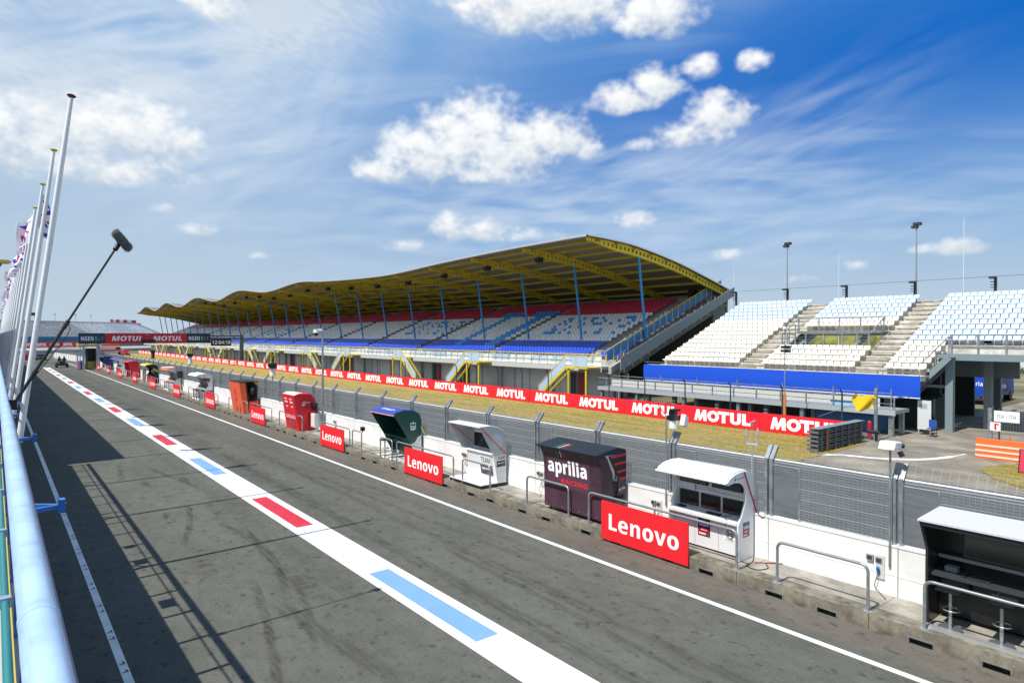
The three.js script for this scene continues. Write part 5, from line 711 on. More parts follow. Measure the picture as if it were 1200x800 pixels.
// steel barrier stub closing the banner wall
{
  const t = thing('steel_barrier', 'dark stacked steel guard barrier at the end of the red banner', 'barrier', [34, 0, 15]);
  for (let k = 0; k < 4; k++) { const h = 0.1 + 0.26 * k; part(t, 'rail', extr([[31.5, h], [36.6, h], [36.6, h + 0.22], [31.5, h + 0.22]], 14.98, 15.06, 0.02), M.dark); part(t, 'rail_ridge', [bx(31.5, 36.6, h + 0.03, h + 0.08, 14.93, 14.98), bx(31.5, 36.6, h + 0.14, h + 0.19, 14.93, 14.98)], mat([0.09, 0.11, 0.12], 0.5)); }
  for (let D = 31.8; D < 36.6; D += 0.74) part(t, 'post', bx(D, D + 0.12, 0, 1.17, 14.9, 15.0), mat([0.07, 0.085, 0.09], 0.6)); part(t, 'post', bx(32.3, 32.42, 0, 1.17, 14.86, 14.92), mat([0.25, 0.13, 0.07], 0.8)); part(t, 'top_cover', extr([[31.5, 1.17], [36.65, 1.17], [36.65, 1.21], [31.5, 1.21]], 14.85, 15.3), mat([0.22, 0.24, 0.26], 0.5)); part(t, 'end_ribs', Array.from({ length: 5 }, (_, i) => bx(31.43, 31.5, 0.1 + i * 0.215, 0.21 + i * 0.215, 14.9, 15.45)), mat([0.12, 0.13, 0.14], 0.5)); part(t, 'backing', bx(31.5, 36.6, 0, 1.15, 15.1, 15.3), M.dark);
}
{ // yellow flag on its post, extinguishers and pole with lights
  let t = thing('marshal_flag', 'yellow marshal flag tied to a grey post by the barrier end', 'flag', [37.7, 0, 14.7]);
  part(t, 'post', bar([37.7, 0, 14.7], [37.7, 2.9, 14.7], 0.14, 0.14), M.galv); part(t, 'cloth', surf((u, v) => [37.55 - 0.3 * u + 0.08 * Math.sin(u * 7 + v * 3), 1.75 + 0.75 * v - 0.2 * u * (1 - v) + 0.06 * Math.sin(u * 9), 14.75 + 0.95 * u + 0.1 * Math.sin(v * 6 + u * 4)], 12, 8), mat([0.72, 0.5, 0.01], 0.7)); part(t, 'stick', rod([37.5, 2.4, 14.7], [37.2, 1.1, 17.6], 0.018, 5), M.galv); part(t, 'bracket', rod([37.7, 2.4, 14.7], [37.65, 3.1, 14.6], 0.02, 5), M.galv);
  t = thing('fire_extinguisher', 'red wheeled fire extinguisher at the foot of the flag post', 'extinguisher', [37.9, 0, 15.5]); part(t, 'cylinder', [rod([37.9, 0.12, 15.1], [37.9, 0.95, 15.1], 0.11, 12), new THREE.SphereGeometry(0.11, 12, 8).translate(37.9, 0.95, -15.1)], mat([0.45, 0.015, 0.03], 0.4)); part(t, 'trolley', [bentTube([[38.0, 0.1, 15.5], [38.0, 0.9, 15.7], [38.0, 0.9, 16.0], [38.0, 0.1, 15.9]], 0.025, 0.08, 6)], mat([0.4, 0.015, 0.03], 0.5)); part(t, 'wheel', [rod([37.86, 0.1, 15.5], [37.94, 0.1, 15.5], 0.1, 12)], M.black);
  t = thing('signal_pole', 'thin pole with two black signal lamps and orange foot behind banner wall', 'signal pole', [36.9, 0, 19.5]); part(t, 'mast', rod([36.9, 2.2, 19.5], [36.9, 6.3, 19.5], 0.035, 8), M.galv); part(t, 'orange_foot', rod([36.9, 0, 19.5], [36.9, 2.3, 19.5], 0.09, 8), mat([0.6, 0.22, 0.05], 0.6)); for (const h of [4.78, 5.02]) part(t, 'signal_lamp', [bx(36.75, 37.05, h, h + 0.18, 19.2, 19.46), bx(36.78, 37.02, h + 0.02, h + 0.16, 19.56, 19.7)], M.black); part(t, 'top_camera', [bx(36.8, 37.0, 6.2, 6.34, 19.4, 19.58), new THREE.SphereGeometry(0.12, 10, 8).translate(36.9, 6.3, -19.75)], M.whiteGloss);
  t = thing('orange_barrier', 'orange and white striped plastic barrier wall on the apron', 'barrier', [36.6, 0, 6]); for (let k = 0; k < 4; k++) { const s1 = 9.75 - k * 2.5; const p = part(t, 'barrier_block', extr([[36.35, 0], [36.45, 0.9], [36.75, 0.9], [36.85, 0]], s1 - 2.48, s1, 0.02), M.orange); for (const h of [0.08, 0.32, 0.56]) part(p, 'white_band', [bx(36.36 + h * 0.11 - 0.035, 36.36 + h * 0.11 + 0.02, h, h + 0.09, s1 - 2.47, s1 - 0.01)], mat([0.75, 0.62, 0.5], 0.6)); }
  t = thing('a_frame_sign', 'red and white A-frame sign standing on the turf patch', 'sign', [33.9, 0, 6.5]); const sp = printed(256, 160, (g, w, h) => { g.fillStyle = '#c81f45'; g.fillRect(0, 0, w, h); g.fillStyle = '#e9dfe3'; fit(g, 'MOTUL', 30, 116, 200, 70); });
  part(t, 'front_panel', extr([[33.6, 0.02], [33.9, 0.98], [33.94, 0.98], [33.64, 0.02]], 4.0, 7.5), M.black); part(t, 'print', quad([33.61, 0.06, 7.45], [33.61, 0.06, 4.05], [33.885, 0.95, 4.05], [33.885, 0.95, 7.45]), sp); part(t, 'end_panel', extr([[33.64, 0.02], [33.92, 0.97], [35.0, 0.02]], 7.45, 7.49), M.black); part(t, 'rear_leg', extr([[33.9, 0.98], [33.95, 0.98], [35.1, 0.02], [35.04, 0.02]], 4.0, 7.52), mat([0.4, 0.4, 0.4], 0.5));
  t = thing('direction_sign', 'white direction sign on a grey post behind the orange barrier', 'sign', [38.5, 0, 9.2]); part(t, 'post', bar([38.5, 0, 9.7], [38.5, 2.2, 9.7], 0.16, 0.16), M.galv); part(t, 'sign_plate', bx(38.38, 38.42, 1.56, 2.1, 8.5, 9.52), M.white); part(t, 'sign_print', face(38.376, 1.57, 2.09, 9.51, 8.51), printed(512, 200, (g, w, h) => { g.fillStyle = '#ecedee'; g.fillRect(0, 0, w, h); g.fillStyle = '#2b3340'; fit(g, 'FOA', 60, 135, 150, 66, 'normal'); fit(g, 'TOA', 300, 135, 150, 66, 'normal'); g.fillRect(244, 50, 4, 100); g.fillRect(262, 50, 4, 100); }));
  part(t, 'lower_plate', bx(38.38, 38.42, 1.1, 1.52, 9.25, 9.68), M.white); part(t, 'red_mark', [bx(38.37, 38.378, 1.17, 1.46, 9.42, 9.5), bx(38.37, 38.378, 1.4, 1.46, 9.32, 9.42)], M.red); part(t, 'clip_post', rod([38.45, 0, 8.9], [38.45, 0.9, 8.9], 0.03, 6), M.orange);
  t = thing('apron_fence', 'chain link fence on grey posts beside the direction sign', 'fence', [39.5, 0, 7]); for (let s = 9.6; s > 0; s -= 2.4) part(t, 'post', rod([39.6, 0, s], [39.6, 2.1, s], 0.04, 6), M.dark); { const gs = []; for (let s = 9.6; s > 0; s -= 0.12) gs.push(bx(39.598, 39.602, 0.05, 2, s, s + 0.006)); for (let h = 0.05; h < 2.05; h += 0.12) gs.push(bx(39.604, 39.608, h, h + 0.006, 0, 9.6)); part(t, 'mesh', gs, M.wire); }
}
// ---------- beyond the stand: trucks, building, shrubs, masts ----------
{
  const t = thing('box_truck', 'blue box truck with white shield and lettering parked behind the stand', 'truck', [66, 0, 15.5]);
  const B = mat([0.012, 0.07, 0.42], 0.35), B2 = mat([0.012, 0.045, 0.2], 0.35), lg = (bg) => printed(512, 256, (g, w, h) => { g.fillStyle = bg; g.fillRect(0, 0, w, h); g.strokeStyle = '#e8ecf4'; g.lineWidth = 9; g.beginPath(); g.moveTo(190, 20); g.lineTo(322, 20); g.quadraticCurveTo(322, 96, 256, 122); g.quadraticCurveTo(190, 96, 190, 20); g.stroke(); g.beginPath(); g.arc(256, 58, 22, 0, 7); g.stroke(); g.fillStyle = '#f2f4f8'; fit(g, 'Bavaria', 60, 210, 392, 62); });
  part(t, 'cargo_box', bx(64.5, 70.0, 0.6, 2.9, 16.3, 18.7), B); part(t, 'rear_door', bx(64.42, 64.49, 0.65, 2.85, 16.4, 18.6), B); part(t, 'rear_print', face(64.415, 1.3, 2.75, 18.5, 16.5), lg('#1d4fc4')); part(t, 'side_skin', bx(64.5, 70.0, 0.62, 2.88, 16.25, 16.3), B2); part(t, 'side_print', quad([65, 0.9, 16.245], [69.5, 0.9, 16.245], [69.5, 2.6, 16.245], [65, 2.6, 16.245]), lg('#1c2f66')); part(t, 'bumper', bx(64.3, 64.5, 0.35, 0.55, 16.4, 18.6), M.dark);
  for (const s of [16.6, 18.4]) part(t, 'tail_lamp', bx(64.28, 64.3, 0.5, 0.68, s - 0.12, s + 0.12), mat([0.6, 0.02, 0.03], 0.3)); part(t, 'number_plate', bx(64.28, 64.3, 0.38, 0.5, 17.7, 18.2), M.yellow); for (const D of [66, 71]) for (const s of [16.6, 18.4]) part(t, 'wheel', rod([D, 0.42, s - 0.25], [D, 0.42, s + 0.25], 0.42, 16), M.black); part(t, 'cab', extr([[70.1, 0.5], [70.1, 2.7], [71.6, 2.6], [72.1, 1.6], [72.2, 0.5]], 16.4, 18.6, 0.08), B); const tr = thing('parked_van', 'dark blue van roof showing behind the box truck', 'van', [76, 0, 20]); part(tr, 'body', extr([[74.5, 0.4], [74.5, 3.6], [79, 3.6], [80, 1.6], [80, 0.4]], 19.4, 21.4, 0.08), B2); for (const D of [75.5, 79]) part(tr, 'wheel', rod([D, 0.4, 19.3], [D, 0.4, 19.6], 0.4, 14), M.black); part(tr, 'lettering', quad([74.48, 3.0, 21.2], [74.48, 3.0, 19.6], [74.48, 3.4, 19.6], [74.48, 3.4, 21.2]), M.white);
  const v = thing('white_trailer', 'white lorry trailer with yellow crates in front parked far behind', 'trailer', [80, 0, 10]); part(v, 'body', bx(76, 86, 0.9, 3.5, 5, 13.5), mat([0.62, 0.62, 0.6], 0.5)); for (const D of [78, 84]) part(v, 'wheel', rod([D, 0.5, 13.0], [D, 0.5, 13.5], 0.5, 14), M.black); part(v, 'rear_frame', bx(75.9, 76, 0.9, 3.5, 5, 5.2), M.grey);
  for (let i = 0; i < 3; i++) { const c = thing('yellow_crate', 'yellow plastic bin near the white trailer', 'bin', [74, 0, 12.6 - i * 1.4], 'yellow bins by the white trailer'); part(c, 'body', extr([[73.4, 0], [73.3, 1.15], [74.7, 1.15], [74.6, 0]], 12.0 - i * 1.4, 13.2 - i * 1.4, 0.05), mat([0.6, 0.32, 0.02], 0.6)); part(c, 'lid', bx(73.25, 74.75, 1.16, 1.24, 11.98 - i * 1.4, 13.22 - i * 1.4), mat([0.62, 0.36, 0.03], 0.6)); }
  const hb = thing('paddock_building', 'low white paddock building with a row of dark windows', 'building', [130, 0, 15]); part(hb, 'wall', bx(130, 140, 0, 7, -30, 40), mat([0.6, 0.6, 0.58], 0.8)); part(hb, 'roof', bx(129.6, 140, 7, 7.4, -30.4, 40.4), M.grey); for (let s = -28; s < 39; s += 3) part(hb, 'window', bx(129.9, 129.98, 3.0, 5.6, s, s + 2.0), M.screen);
  // shrubs in front of it
  const leaf = new THREE.BufferGeometry(); leaf.setAttribute('position', new THREE.Float32BufferAttribute([-0.07, 0, 0, 0.07, 0, 0, 0, 0.2, 0.03], 3)); leaf.setAttribute('uv', new THREE.Float32BufferAttribute([0, 0, 1, 0, 0.5, 1], 2)); leaf.computeVertexNormals();
  const lm = mat([0.09, 0.1, 0.025], 0.9), rr = rng(88);
  for (let i = 0; i < 7; i++) {
    const s = 26 - i * 5 + rr() * 2, D = 112 + rr() * 3, gs = [], q = new THREE.Quaternion(), e = new THREE.Euler(), m = new THREE.Matrix4();
    for (let k = 0; k < 1100; k++) { const u = rr() * 6.283, w = rr() ** 0.5, y = rr(); e.set(rr() * 6, rr() * 6, rr() * 6); q.setFromEuler(e); gs.push(leaf.clone().applyMatrix4(m.compose(P(D + 2.6 * w * Math.cos(u) * (1.1 - y * 0.7), 0.3 + 3.4 * y * (1 - 0.3 * w) + 0.4 * noise(k, i), s + 3.0 * w * Math.sin(u) * (1.1 - y * 0.6)), q, new THREE.Vector3(1.6, 1.8, 1.6)))); }
    const b2 = thing('shrub', 'green brown shrub in the hedge before the white paddock building', 'shrub', [D, 0, s], 'shrubs before the paddock building'); part(b2, 'foliage', gs, lm); part(b2, 'stem', [rod([D, 0, s], [D + 0.3, 2, s + 0.4], 0.07, 5), rod([D, 0, s], [D - 0.4, 1.8, s - 0.5], 0.06, 5)], mat([0.06, 0.045, 0.03], 0.9));
  }
  const fl = (D, s, h, lab) => { const f = thing('floodlight_mast', lab, 'floodlight', [D, 0, s]); part(f, 'mast', rod([D, 0, s], [D, h, s], 0.12, 8, 0.05), M.grey); part(f, 'lamp_head', [bx(D - 0.25, D + 0.2, h, h + 0.22, s - 0.35, s + 0.2), bx(D - 0.2, D + 0.25, h - 0.22, h - 0.02, s - 0.1, s + 0.35)], M.dark); };
  fl(60, 31.5, 14.6, 'floodlight mast behind the open stand close to the covered roof'); fl(60, 20.3, 15.0, 'floodlight mast behind the open stand above its entrance opening');
  for (const [D, s, h] of [[62, 27.5, 13.5], [62, 17.5, 15.5], [62, 38.5, 13.2]]) { const a2 = thing('antenna_mast', 'thin white antenna mast rising behind the open stand', 'antenna', [D, 0, s], 'antennas behind the open stand'); part(a2, 'mast', rod([D, 0, s], [D, h, s], 0.045, 6, 0.02), M.white); part(a2, 'base', bx(D - 0.2, D + 0.2, 0, 0.5, s - 0.2, s + 0.2), M.grey); }
}
// ================= gantry over the straight =================
{
  const S = 129, t = thing('start_gantry', 'overhead gantry with red and navy banners spanning the straight', 'gantry', [25, 0, S]);
  part(t, 'column', [bx(13.6, 14.1, 0, 4.4, S, S + 0.5), bx(11.6, 11.9, 0.0, 4.3, S, S + 0.4)], M.galv); part(t, 'column', bx(37.0, 37.6, 0, 6.0, S, S + 0.6), mat([0.12, 0.15, 0.16], 0.6));
  part(t, 'truss', [bx(11.4, 37.6, 5.6, 5.8, S + 0.1, S + 0.3), bx(11.4, 33, 4.5, 4.7, S + 0.1, S + 0.3)], M.dark);
  const pan = (D0, D1, name, draw) => { part(t, name, bx(D0, D1, 4.4, 6.2, S - 0.1, S), M.grey); part(t, name + '_print', quad([D0, 4.4, S - 0.104], [D1, 4.4, S - 0.104], [D1, 6.2, S - 0.104], [D0, 6.2, S - 0.104]), printed(512, 200, draw)); };
  const ng = (g, w, h) => { g.fillStyle = '#16324e'; g.fillRect(0, 0, w, h); g.fillStyle = '#dfe6ee'; fit(g, 'NGEN', 40, 140, 250, 78); g.fillStyle = '#4fb84a'; fit(g, 'B', 304, 140, 54, 78); g.fillStyle = '#4f8fd0'; fit(g, 'L', 372, 140, 40, 70); g.fillStyle = '#e05a3a'; fit(g, 'T', 424, 140, 50, 70); };
  const mo = (g, w, h) => { g.fillStyle = '#c8162e'; g.fillRect(0, 0, w, h); g.fillStyle = '#eef0f5'; g.save(); g.transform(1, 0, -0.12, 1, 20, 0); g.lineWidth = 5; g.strokeStyle = '#eef0f5'; fit(g, 'MOTUL', 60, 148, 390, 92); fit(g, 'MOTUL', 63, 148, 390, 92); g.restore(); };
  pan(11.0, 14.9, 'navy_banner', ng); pan(14.93, 21.2, 'red_banner', mo); pan(21.23, 27.5, 'red_banner', mo); pan(27.53, 31.6, 'navy_banner', ng);
  const lg = part(t, 'start_lights', bx(20.2, 22.4, 4.5, 5.1, S - 0.3, S - 0.12), M.black); for (let i = 0; i < 5; i++) for (let j = 0; j < 2; j++) part(lg, 'lamp', rod([20.45 + i * 0.42, 4.66 + j * 0.28, S - 0.33], [20.45 + i * 0.42, 4.66 + j * 0.28, S - 0.3], 0.1, 10), mat([0.06, 0.02, 0.02], 0.3));
  part(t, 'clock', bx(31.7, 35.3, 3.85, 5.15, S - 0.2, S), M.black); part(t, 'clock_display', quad([31.72, 3.87, S - 0.205], [35.28, 3.87, S - 0.205], [35.28, 5.13, S - 0.205], [31.72, 5.13, S - 0.205]), printed(512, 200, (g, w, h) => { g.fillStyle = '#14161b'; g.fillRect(0, 0, w, h); g.fillStyle = '#f2f4f6'; fit(g, '12:04:18', 16, 152, 480, 104); })); part(t, 'clock_arm', bx(31.6, 37.6, 5.2, 5.35, S, S + 0.3), M.dark);
  const k = thing('marshal_booth', 'dark and yellow marshal booth beneath the gantry beside the lane', 'booth', [12.8, 0, 130]); part(k, 'wall', [bx(12.2, 12.4, 0, 3.6, 130, 131.6), bx(13.5, 13.7, 0, 3.6, 130.6, 131.6), bx(12.2, 13.7, 0, 3.6, 131.5, 131.7)], M.dark); part(k, 'lower_panel', bx(12.4, 13.5, 0.1, 1.4, 129.9, 130.0), mat([0.3, 0.24, 0.05], 0.6)); part(k, 'canopy', extr([[11.0, 3.9], [13.8, 4.1], [13.8, 4.3], [11.0, 4.25]], 129.4, 131.8), M.yellow); part(k, 'tyre_stack', [0, 1, 2, 3, 4].map((i) => new THREE.TorusGeometry(0.3, 0.15, 8, 14).rotateX(Math.PI / 2).translate(11.4, 0.18 + i * 0.3, -131)), mat([0.35, 0.1, 0.2], 0.7)); for (const [pd, ps] of [[11.3, 129.5], [11.9, 131.6]]) part(k, 'pole', rod([pd, 0, ps], [pd, 4, ps], 0.07, 6), M.blue);
}
// ================= far end: curved stand, barriers =================
{
  const px = (x, Z) => { const u = (x - 600) / FOCAL, c = Math.cos(YAW), s = Math.sin(YAW); return [(u * c + s) * Z, (c - u * s) * Z]; };   // bearing and distance to D, s
  const line = new THREE.CatmullRomCurve3([[-120, 178], [-60, 186], [20, 200], [100, 222], [170, 248], [225, 272], [262, 300]].map(([x, Z]) => { const [D, s] = px(x, Z); return new THREE.Vector3(D, 0, -s); }));
  const at = (u, out) => { const p = line.getPoint(u), tg = line.getTangent(u), n = new THREE.Vector3(-tg.z, 0, tg.x).normalize(); if (n.z > 0) n.negate(); return [p.x + n.x * out, -(p.z + n.z * out)]; };
  const t = thing('far_grandstand', 'distant curved grey seat bank with blue parapet beyond the straight', 'grandstand', [20, 0, 270]);
  const N = 48, grey = grainy([0.5, 0.51, 0.51], 0.85, { tile: 6, amp: 0.25, fine: 0.2 }), pale = mat([0.62, 0.63, 0.64], 0.7), rows = 15;
  for (let r = 0; r < rows; r++) { const h = 5.4 + 0.37 * r, o = 26 + 0.9 * r; part(t, 'terrace_step', [surf((u, v) => { const w = u * 0.7, q = at(w, o + [0, 0, 0.9][Math.round(v * 2)]); return [q[0], [h - 0.37, h, h][Math.round(v * 2)], q[1]]; }, N, 2)], grey); part(t, 'white_terrace_step', [surf((u, v) => { const w = 0.7 + u * 0.3, q = at(w, o + [0, 0, 0.9][Math.round(v * 2)]); return [q[0], [h - 0.37, h, h][Math.round(v * 2)] , q[1]]; }, 20, 2)], pale); }
  part(t, 'blue_parapet', surf((u, v) => { const q = at(u, 25.9); return [q[0], 3.9 + 1.5 * v, q[1]]; }, N, 1), mat([0.04, 0.2, 0.42], 0.6)); part(t, 'undercroft_wall', surf((u, v) => { const q = at(u, 26.4); return [q[0], 3.9 * v, q[1]]; }, N, 1), mat([0.3, 0.3, 0.29], 0.9)); part(t, 'rim_wall', surf((u, v) => { const q = at(u, 26 + 0.9 * rows); return [q[0], [0, 11.6, 11.6][Math.round(v * 2)], q[1] + (v > 0.9 ? 0.4 : 0)]; }, N, 2), mat([0.5, 0.49, 0.46], 0.8));
  const seats = new THREE.InstancedMesh(new THREE.BoxGeometry(0.5, 0.45, 0.4), mat(0xffffff, 0.5), rows * 150), m4 = new THREE.Matrix4(), rr = rng(71); let n = 0;
  for (let r = 0; r < rows; r++) for (let i = 0; i < 150; i++) { const u = 0.1 + 0.88 * i / 150; if (i % 14 === 0) { continue; } const q = at(u, 26.5 + 0.9 * r); m4.makeTranslation(q[0] - 20, 5.4 + 0.37 * r + 0.22, -q[1] + 270); seats.setMatrixAt(n, m4); const k = (u > 0.68 ? 0.74 : 0.55) * (0.85 + 0.3 * rr()); seats.setColorAt(n++, lin(k, k * 1.01, k * 1.02)); } seats.count = n; seats.name = 'seat_rows'; seats.userData.kind = 'stuff'; seats.castShadow = seats.receiveShadow = true; t.add(seats);
  for (let i = 0; i < 14; i++) { const q = at(0.16 + i * 0.045, 41); const f = part(t, 'rim_lamp', [rod([q[0], 11, q[1]], [q[0], 14.2, q[1]], 0.07, 5), bx(q[0] - 0.35, q[0] + 0.35, 14.1, 14.4, q[1] - 0.2, q[1] + 0.2)], M.grey); }
  const strips = ['#e0602a', '#f0eeee', '#d9263a', '#f3f1f1', '#d9263a', '#e9e9e9', '#d9263a'].map((c) => mat(c, 0.6)); strips.forEach((m, i) => part(t, 'rim_banner', surf((u, v) => { const w = 0.862 + (i + u) * 0.018, q = at(w, 40.2); return [q[0], 11.2 + 1.7 * v, q[1]]; }, 4, 1), m));
  const cb = part(t, 'camera_tower', (() => { const q = at(0.6, 39); return [bx(q[0] - 0.6, q[0] + 0.6, 11, 13.4, q[1], q[1] + 1), bx(q[0] - 1.6, q[0] + 1.2, 13.4, 14.6, q[1], q[1] + 1)]; })(), M.dark);
  // tyre wall and banners before it
  const w = thing('far_barrier', 'distant concrete barrier carrying red lettered banners before the curved stand', 'barrier', [10, 0, 252]);
  part(w, 'concrete_base', [surf((u, v) => { const q = at(u, 0); return [q[0], 1.0 * v, q[1]]; }, N, 1), surf((u, v) => { const q = at(u, 1.2 * v); return [q[0], 1.0, q[1]]; }, N, 1)], mat([0.4, 0.4, 0.38], 0.85)); part(w, 'seat_bank', surf((u, v) => { const q = at(u, 2 + 10 * v); return [q[0], 1.0 + 0.6 * v, q[1]]; }, N, 1), mat([0.35, 0.34, 0.33], 0.9));
  for (let i = 0; i < 16; i++) { const u0 = 0.1 + i * 0.034, u1 = u0 + 0.033; part(w, 'banner_panel', (() => { const g = surf((u, v) => { const q = at(u0 + (u1 - u0) * u, 12); return [q[0], 1.9 + 1.5 * v, q[1]]; }, 2, 1); g.userData.keepUv = true; return g; })(), bannerPrint); part(w, 'lower_banner', surf((u, v) => { const k = 0.2 + 0.6 * u, q = at(u0 + (u1 - u0) * (v > 0.5 ? u : 0.5 + (u - 0.5) * 0.5), 12.05); return [q[0], 0.9 + 1.0 * v, q[1]]; }, 2, 1), i % 2 ? M.red : M.white); }
  // roofed stand corner over the pit building far along the lane
  const y = thing('far_canopy', 'distant yellow roof edge on a blue strut past the flagpoles', 'canopy', [-8, 0, 170]); part(y, 'roof', extr([[-22, 19.6], [2.4, 20.6], [2.9, 20.9], [2.4, 21.2], [-22, 20.6]], 166, 169), M.yellow); part(y, 'strut', rod([-6, 8, 167.5], [1.2, 20.5, 167.5], 0.3, 8), M.blue); part(y, 'tower', bx(-16, -5.5, 0, 9, 166, 176), M.greyBlue);
  // vehicles at the lane end
  const rb = thing('lane_end_board', 'red and white advertising board beside the far end of lane', 'board', [4, 0, 196]); part(rb, 'panel', [bx(-1, 2.2, 0.2, 1.5, 186, 186.1), bx(5.6, 6.6, 0.2, 1.5, 186, 186.1)], M.red); part(rb, 'white_panel', bx(2.2, 5.6, 0.2, 1.5, 186, 186.1), M.white); for (const D of [-0.5, 3, 6]) part(rb, 'leg', bx(D, D + 0.1, 0, 0.2, 186, 186.1), M.grey);
}
function personGeo(joints, bones, n = 34) {   // bones: [a, b, ra, rb], smooth union of tapered capsules
  const box = new THREE.Box3(); for (const [a, b, ra, rb] of bones) { for (const [p, r] of [[a, ra], [b, rb]]) { const v = joints[p]; box.expandByPoint(new THREE.Vector3(v[0] - r, v[1] - r, v[2] - r)); box.expandByPoint(new THREE.Vector3(v[0] + r, v[1] + r, v[2] + r)); } }
  box.expandByScalar(0.06); const c = box.getCenter(new THREE.Vector3()), sz = box.getSize(new THREE.Vector3()), half = Math.max(sz.x, sz.y, sz.z) / 2 * 1.15;
  const mc = new MarchingCubes(n, new THREE.MeshBasicMaterial(), false, false, 40000); mc.isolation = 0; mc.reset();
  const B = bones.map(([a, b, ra, rb]) => ({ a: joints[a], b: joints[b], ra, rb }));
  for (let z = 0; z < n; z++) for (let yy = 0; yy < n; yy++) for (let x = 0; x < n; x++) {
    const q = [x, yy, z].map((k, i) => c.getComponent(i) + ((k - n / 2) / (n / 2)) * half); let acc = 0;
    for (const { a, b, ra, rb } of B) { const ab = [b[0] - a[0], b[1] - a[1], b[2] - a[2]], aq = [q[0] - a[0], q[1] - a[1], q[2] - a[2]], L = ab[0] ** 2 + ab[1] ** 2 + ab[2] ** 2 || 1e-9, h = Math.max(0, Math.min(1, (ab[0] * aq[0] + ab[1] * aq[1] + ab[2] * aq[2]) / L)), d = Math.hypot(aq[0] - ab[0] * h, aq[1] - ab[1] * h, aq[2] - ab[2] * h) - (ra + (rb - ra) * h); acc += Math.exp(-d * 28); }
    mc.field[z * n * n + yy * n + x] = Math.log(acc) / 28;
  }
  mc.update(); const cnt = mc.count || mc.geometry.drawRange.count, g = new THREE.BufferGeometry(); const pos = new Float32Array(cnt * 3); for (let i = 0; i < cnt * 3; i += 3) for (let k = 0; k < 3; k++) pos[i + k] = c.getComponent(k) + mc.positionArray[i + k] * half;
  g.setAttribute('position', new THREE.BufferAttribute(pos, 3)); g.setAttribute('uv', new THREE.BufferAttribute(new Float32Array(cnt * 2), 2)); g.computeVertexNormals(); return g;
}
{ // buggy with two riders
  const S = 142, D = 9.6, t = thing('utility_buggy', 'small dark open buggy driving in the pit lane', 'buggy', [D, 0, S]);
  part(t, 'body', extr([[D - 0.75, 0.35], [D - 0.8, 0.95], [D - 0.6, 1.05], [D + 0.6, 1.05], [D + 0.8, 0.95], [D + 0.75, 0.35]], S - 1.3, S + 1.2, 0.1), mat([0.02, 0.028, 0.022], 0.4)); part(t, 'bonnet', extr([[D - 0.55, 1.05], [D - 0.4, 1.25], [D + 0.4, 1.25], [D + 0.55, 1.05]], S - 1.25, S - 0.3, 0.05), mat([0.03, 0.05, 0.03], 0.4)); for (const [x, z] of [[-0.8, -0.95], [0.8, -0.95], [-0.8, 0.9], [0.8, 0.9]]) part(t, 'wheel', rod([D + x - 0.14, 0.36, S + z], [D + x + 0.14, 0.36, S + z], 0.36, 16), M.black); part(t, 'seat_back', [bx(D - 0.6, D - 0.1, 1.05, 1.6, S + 0.35, S + 0.5), bx(D + 0.1, D + 0.6, 1.05, 1.6, S + 0.35, S + 0.5)], M.blackMatt); for (const x of [-0.5, 0.5]) part(t, 'headlight', rod([D + x, 0.85, S - 1.32], [D + x, 0.85, S - 1.28], 0.09, 10), M.whiteGloss);
  const rider = (x, top, label, skin) => {
    const J = { pel: [0, 1.1, 0], chest: [0, 1.52, 0.02], neck: [0, 1.68, 0], head: [0, 1.84, 0.02], crown: [0, 1.9, 0.02], sl: [-0.19, 1.58, 0], sr: [0.19, 1.58, 0], el: [-0.25, 1.33, 0.14], er: [0.25, 1.33, 0.14], wl: [-0.14, 1.3, 0.38], wr: [0.14, 1.3, 0.38], hl: [-0.1, 1.08, 0], hr: [0.1, 1.08, 0], kl: [-0.13, 1.14, 0.42], kr: [0.13, 1.14, 0.42], al: [-0.13, 0.75, 0.5], ar: [0.13, 0.75, 0.5], tl: [-0.13, 0.72, 0.66], tr: [0.13, 0.72, 0.66] };
    const bones = [['pel', 'chest', 0.15, 0.17], ['chest', 'neck', 0.12, 0.07], ['neck', 'head', 0.06, 0.09], ['head', 'crown', 0.105, 0.1], ['sl', 'el', 0.06, 0.05], ['sr', 'er', 0.06, 0.05], ['el', 'wl', 0.048, 0.035], ['er', 'wr', 0.048, 0.035], ['hl', 'kl', 0.09, 0.065], ['hr', 'kr', 0.09, 0.065], ['kl', 'al', 0.06, 0.045], ['kr', 'ar', 0.06, 0.045], ['al', 'tl', 0.045, 0.04], ['ar', 'tr', 0.045, 0.04], ['sl', 'sr', 0.07, 0.07]];
    const g = personGeo(J, bones).translate(D + x, 0.02, -S), p = thing('person', label, 'person', [D + x, 1.0, S]); part(p, 'body', g, top); part(p, 'helmet', new THREE.SphereGeometry(0.135, 14, 10).translate(D + x, 1.9, -S + 0.01), skin); part(p, 'visor', new THREE.SphereGeometry(0.11, 10, 8).translate(D + x, 1.88, -S + 0.055), M.black);
  };
  rider(-0.36, mat([0.05, 0.02, 0.02], 0.8), 'person in dark red top and dark helmet seated in buggy', mat([0.08, 0.02, 0.02], 0.3)); rider(0.36, mat([0.02, 0.025, 0.03], 0.8), 'person in black top and black helmet seated in buggy', M.black);
}
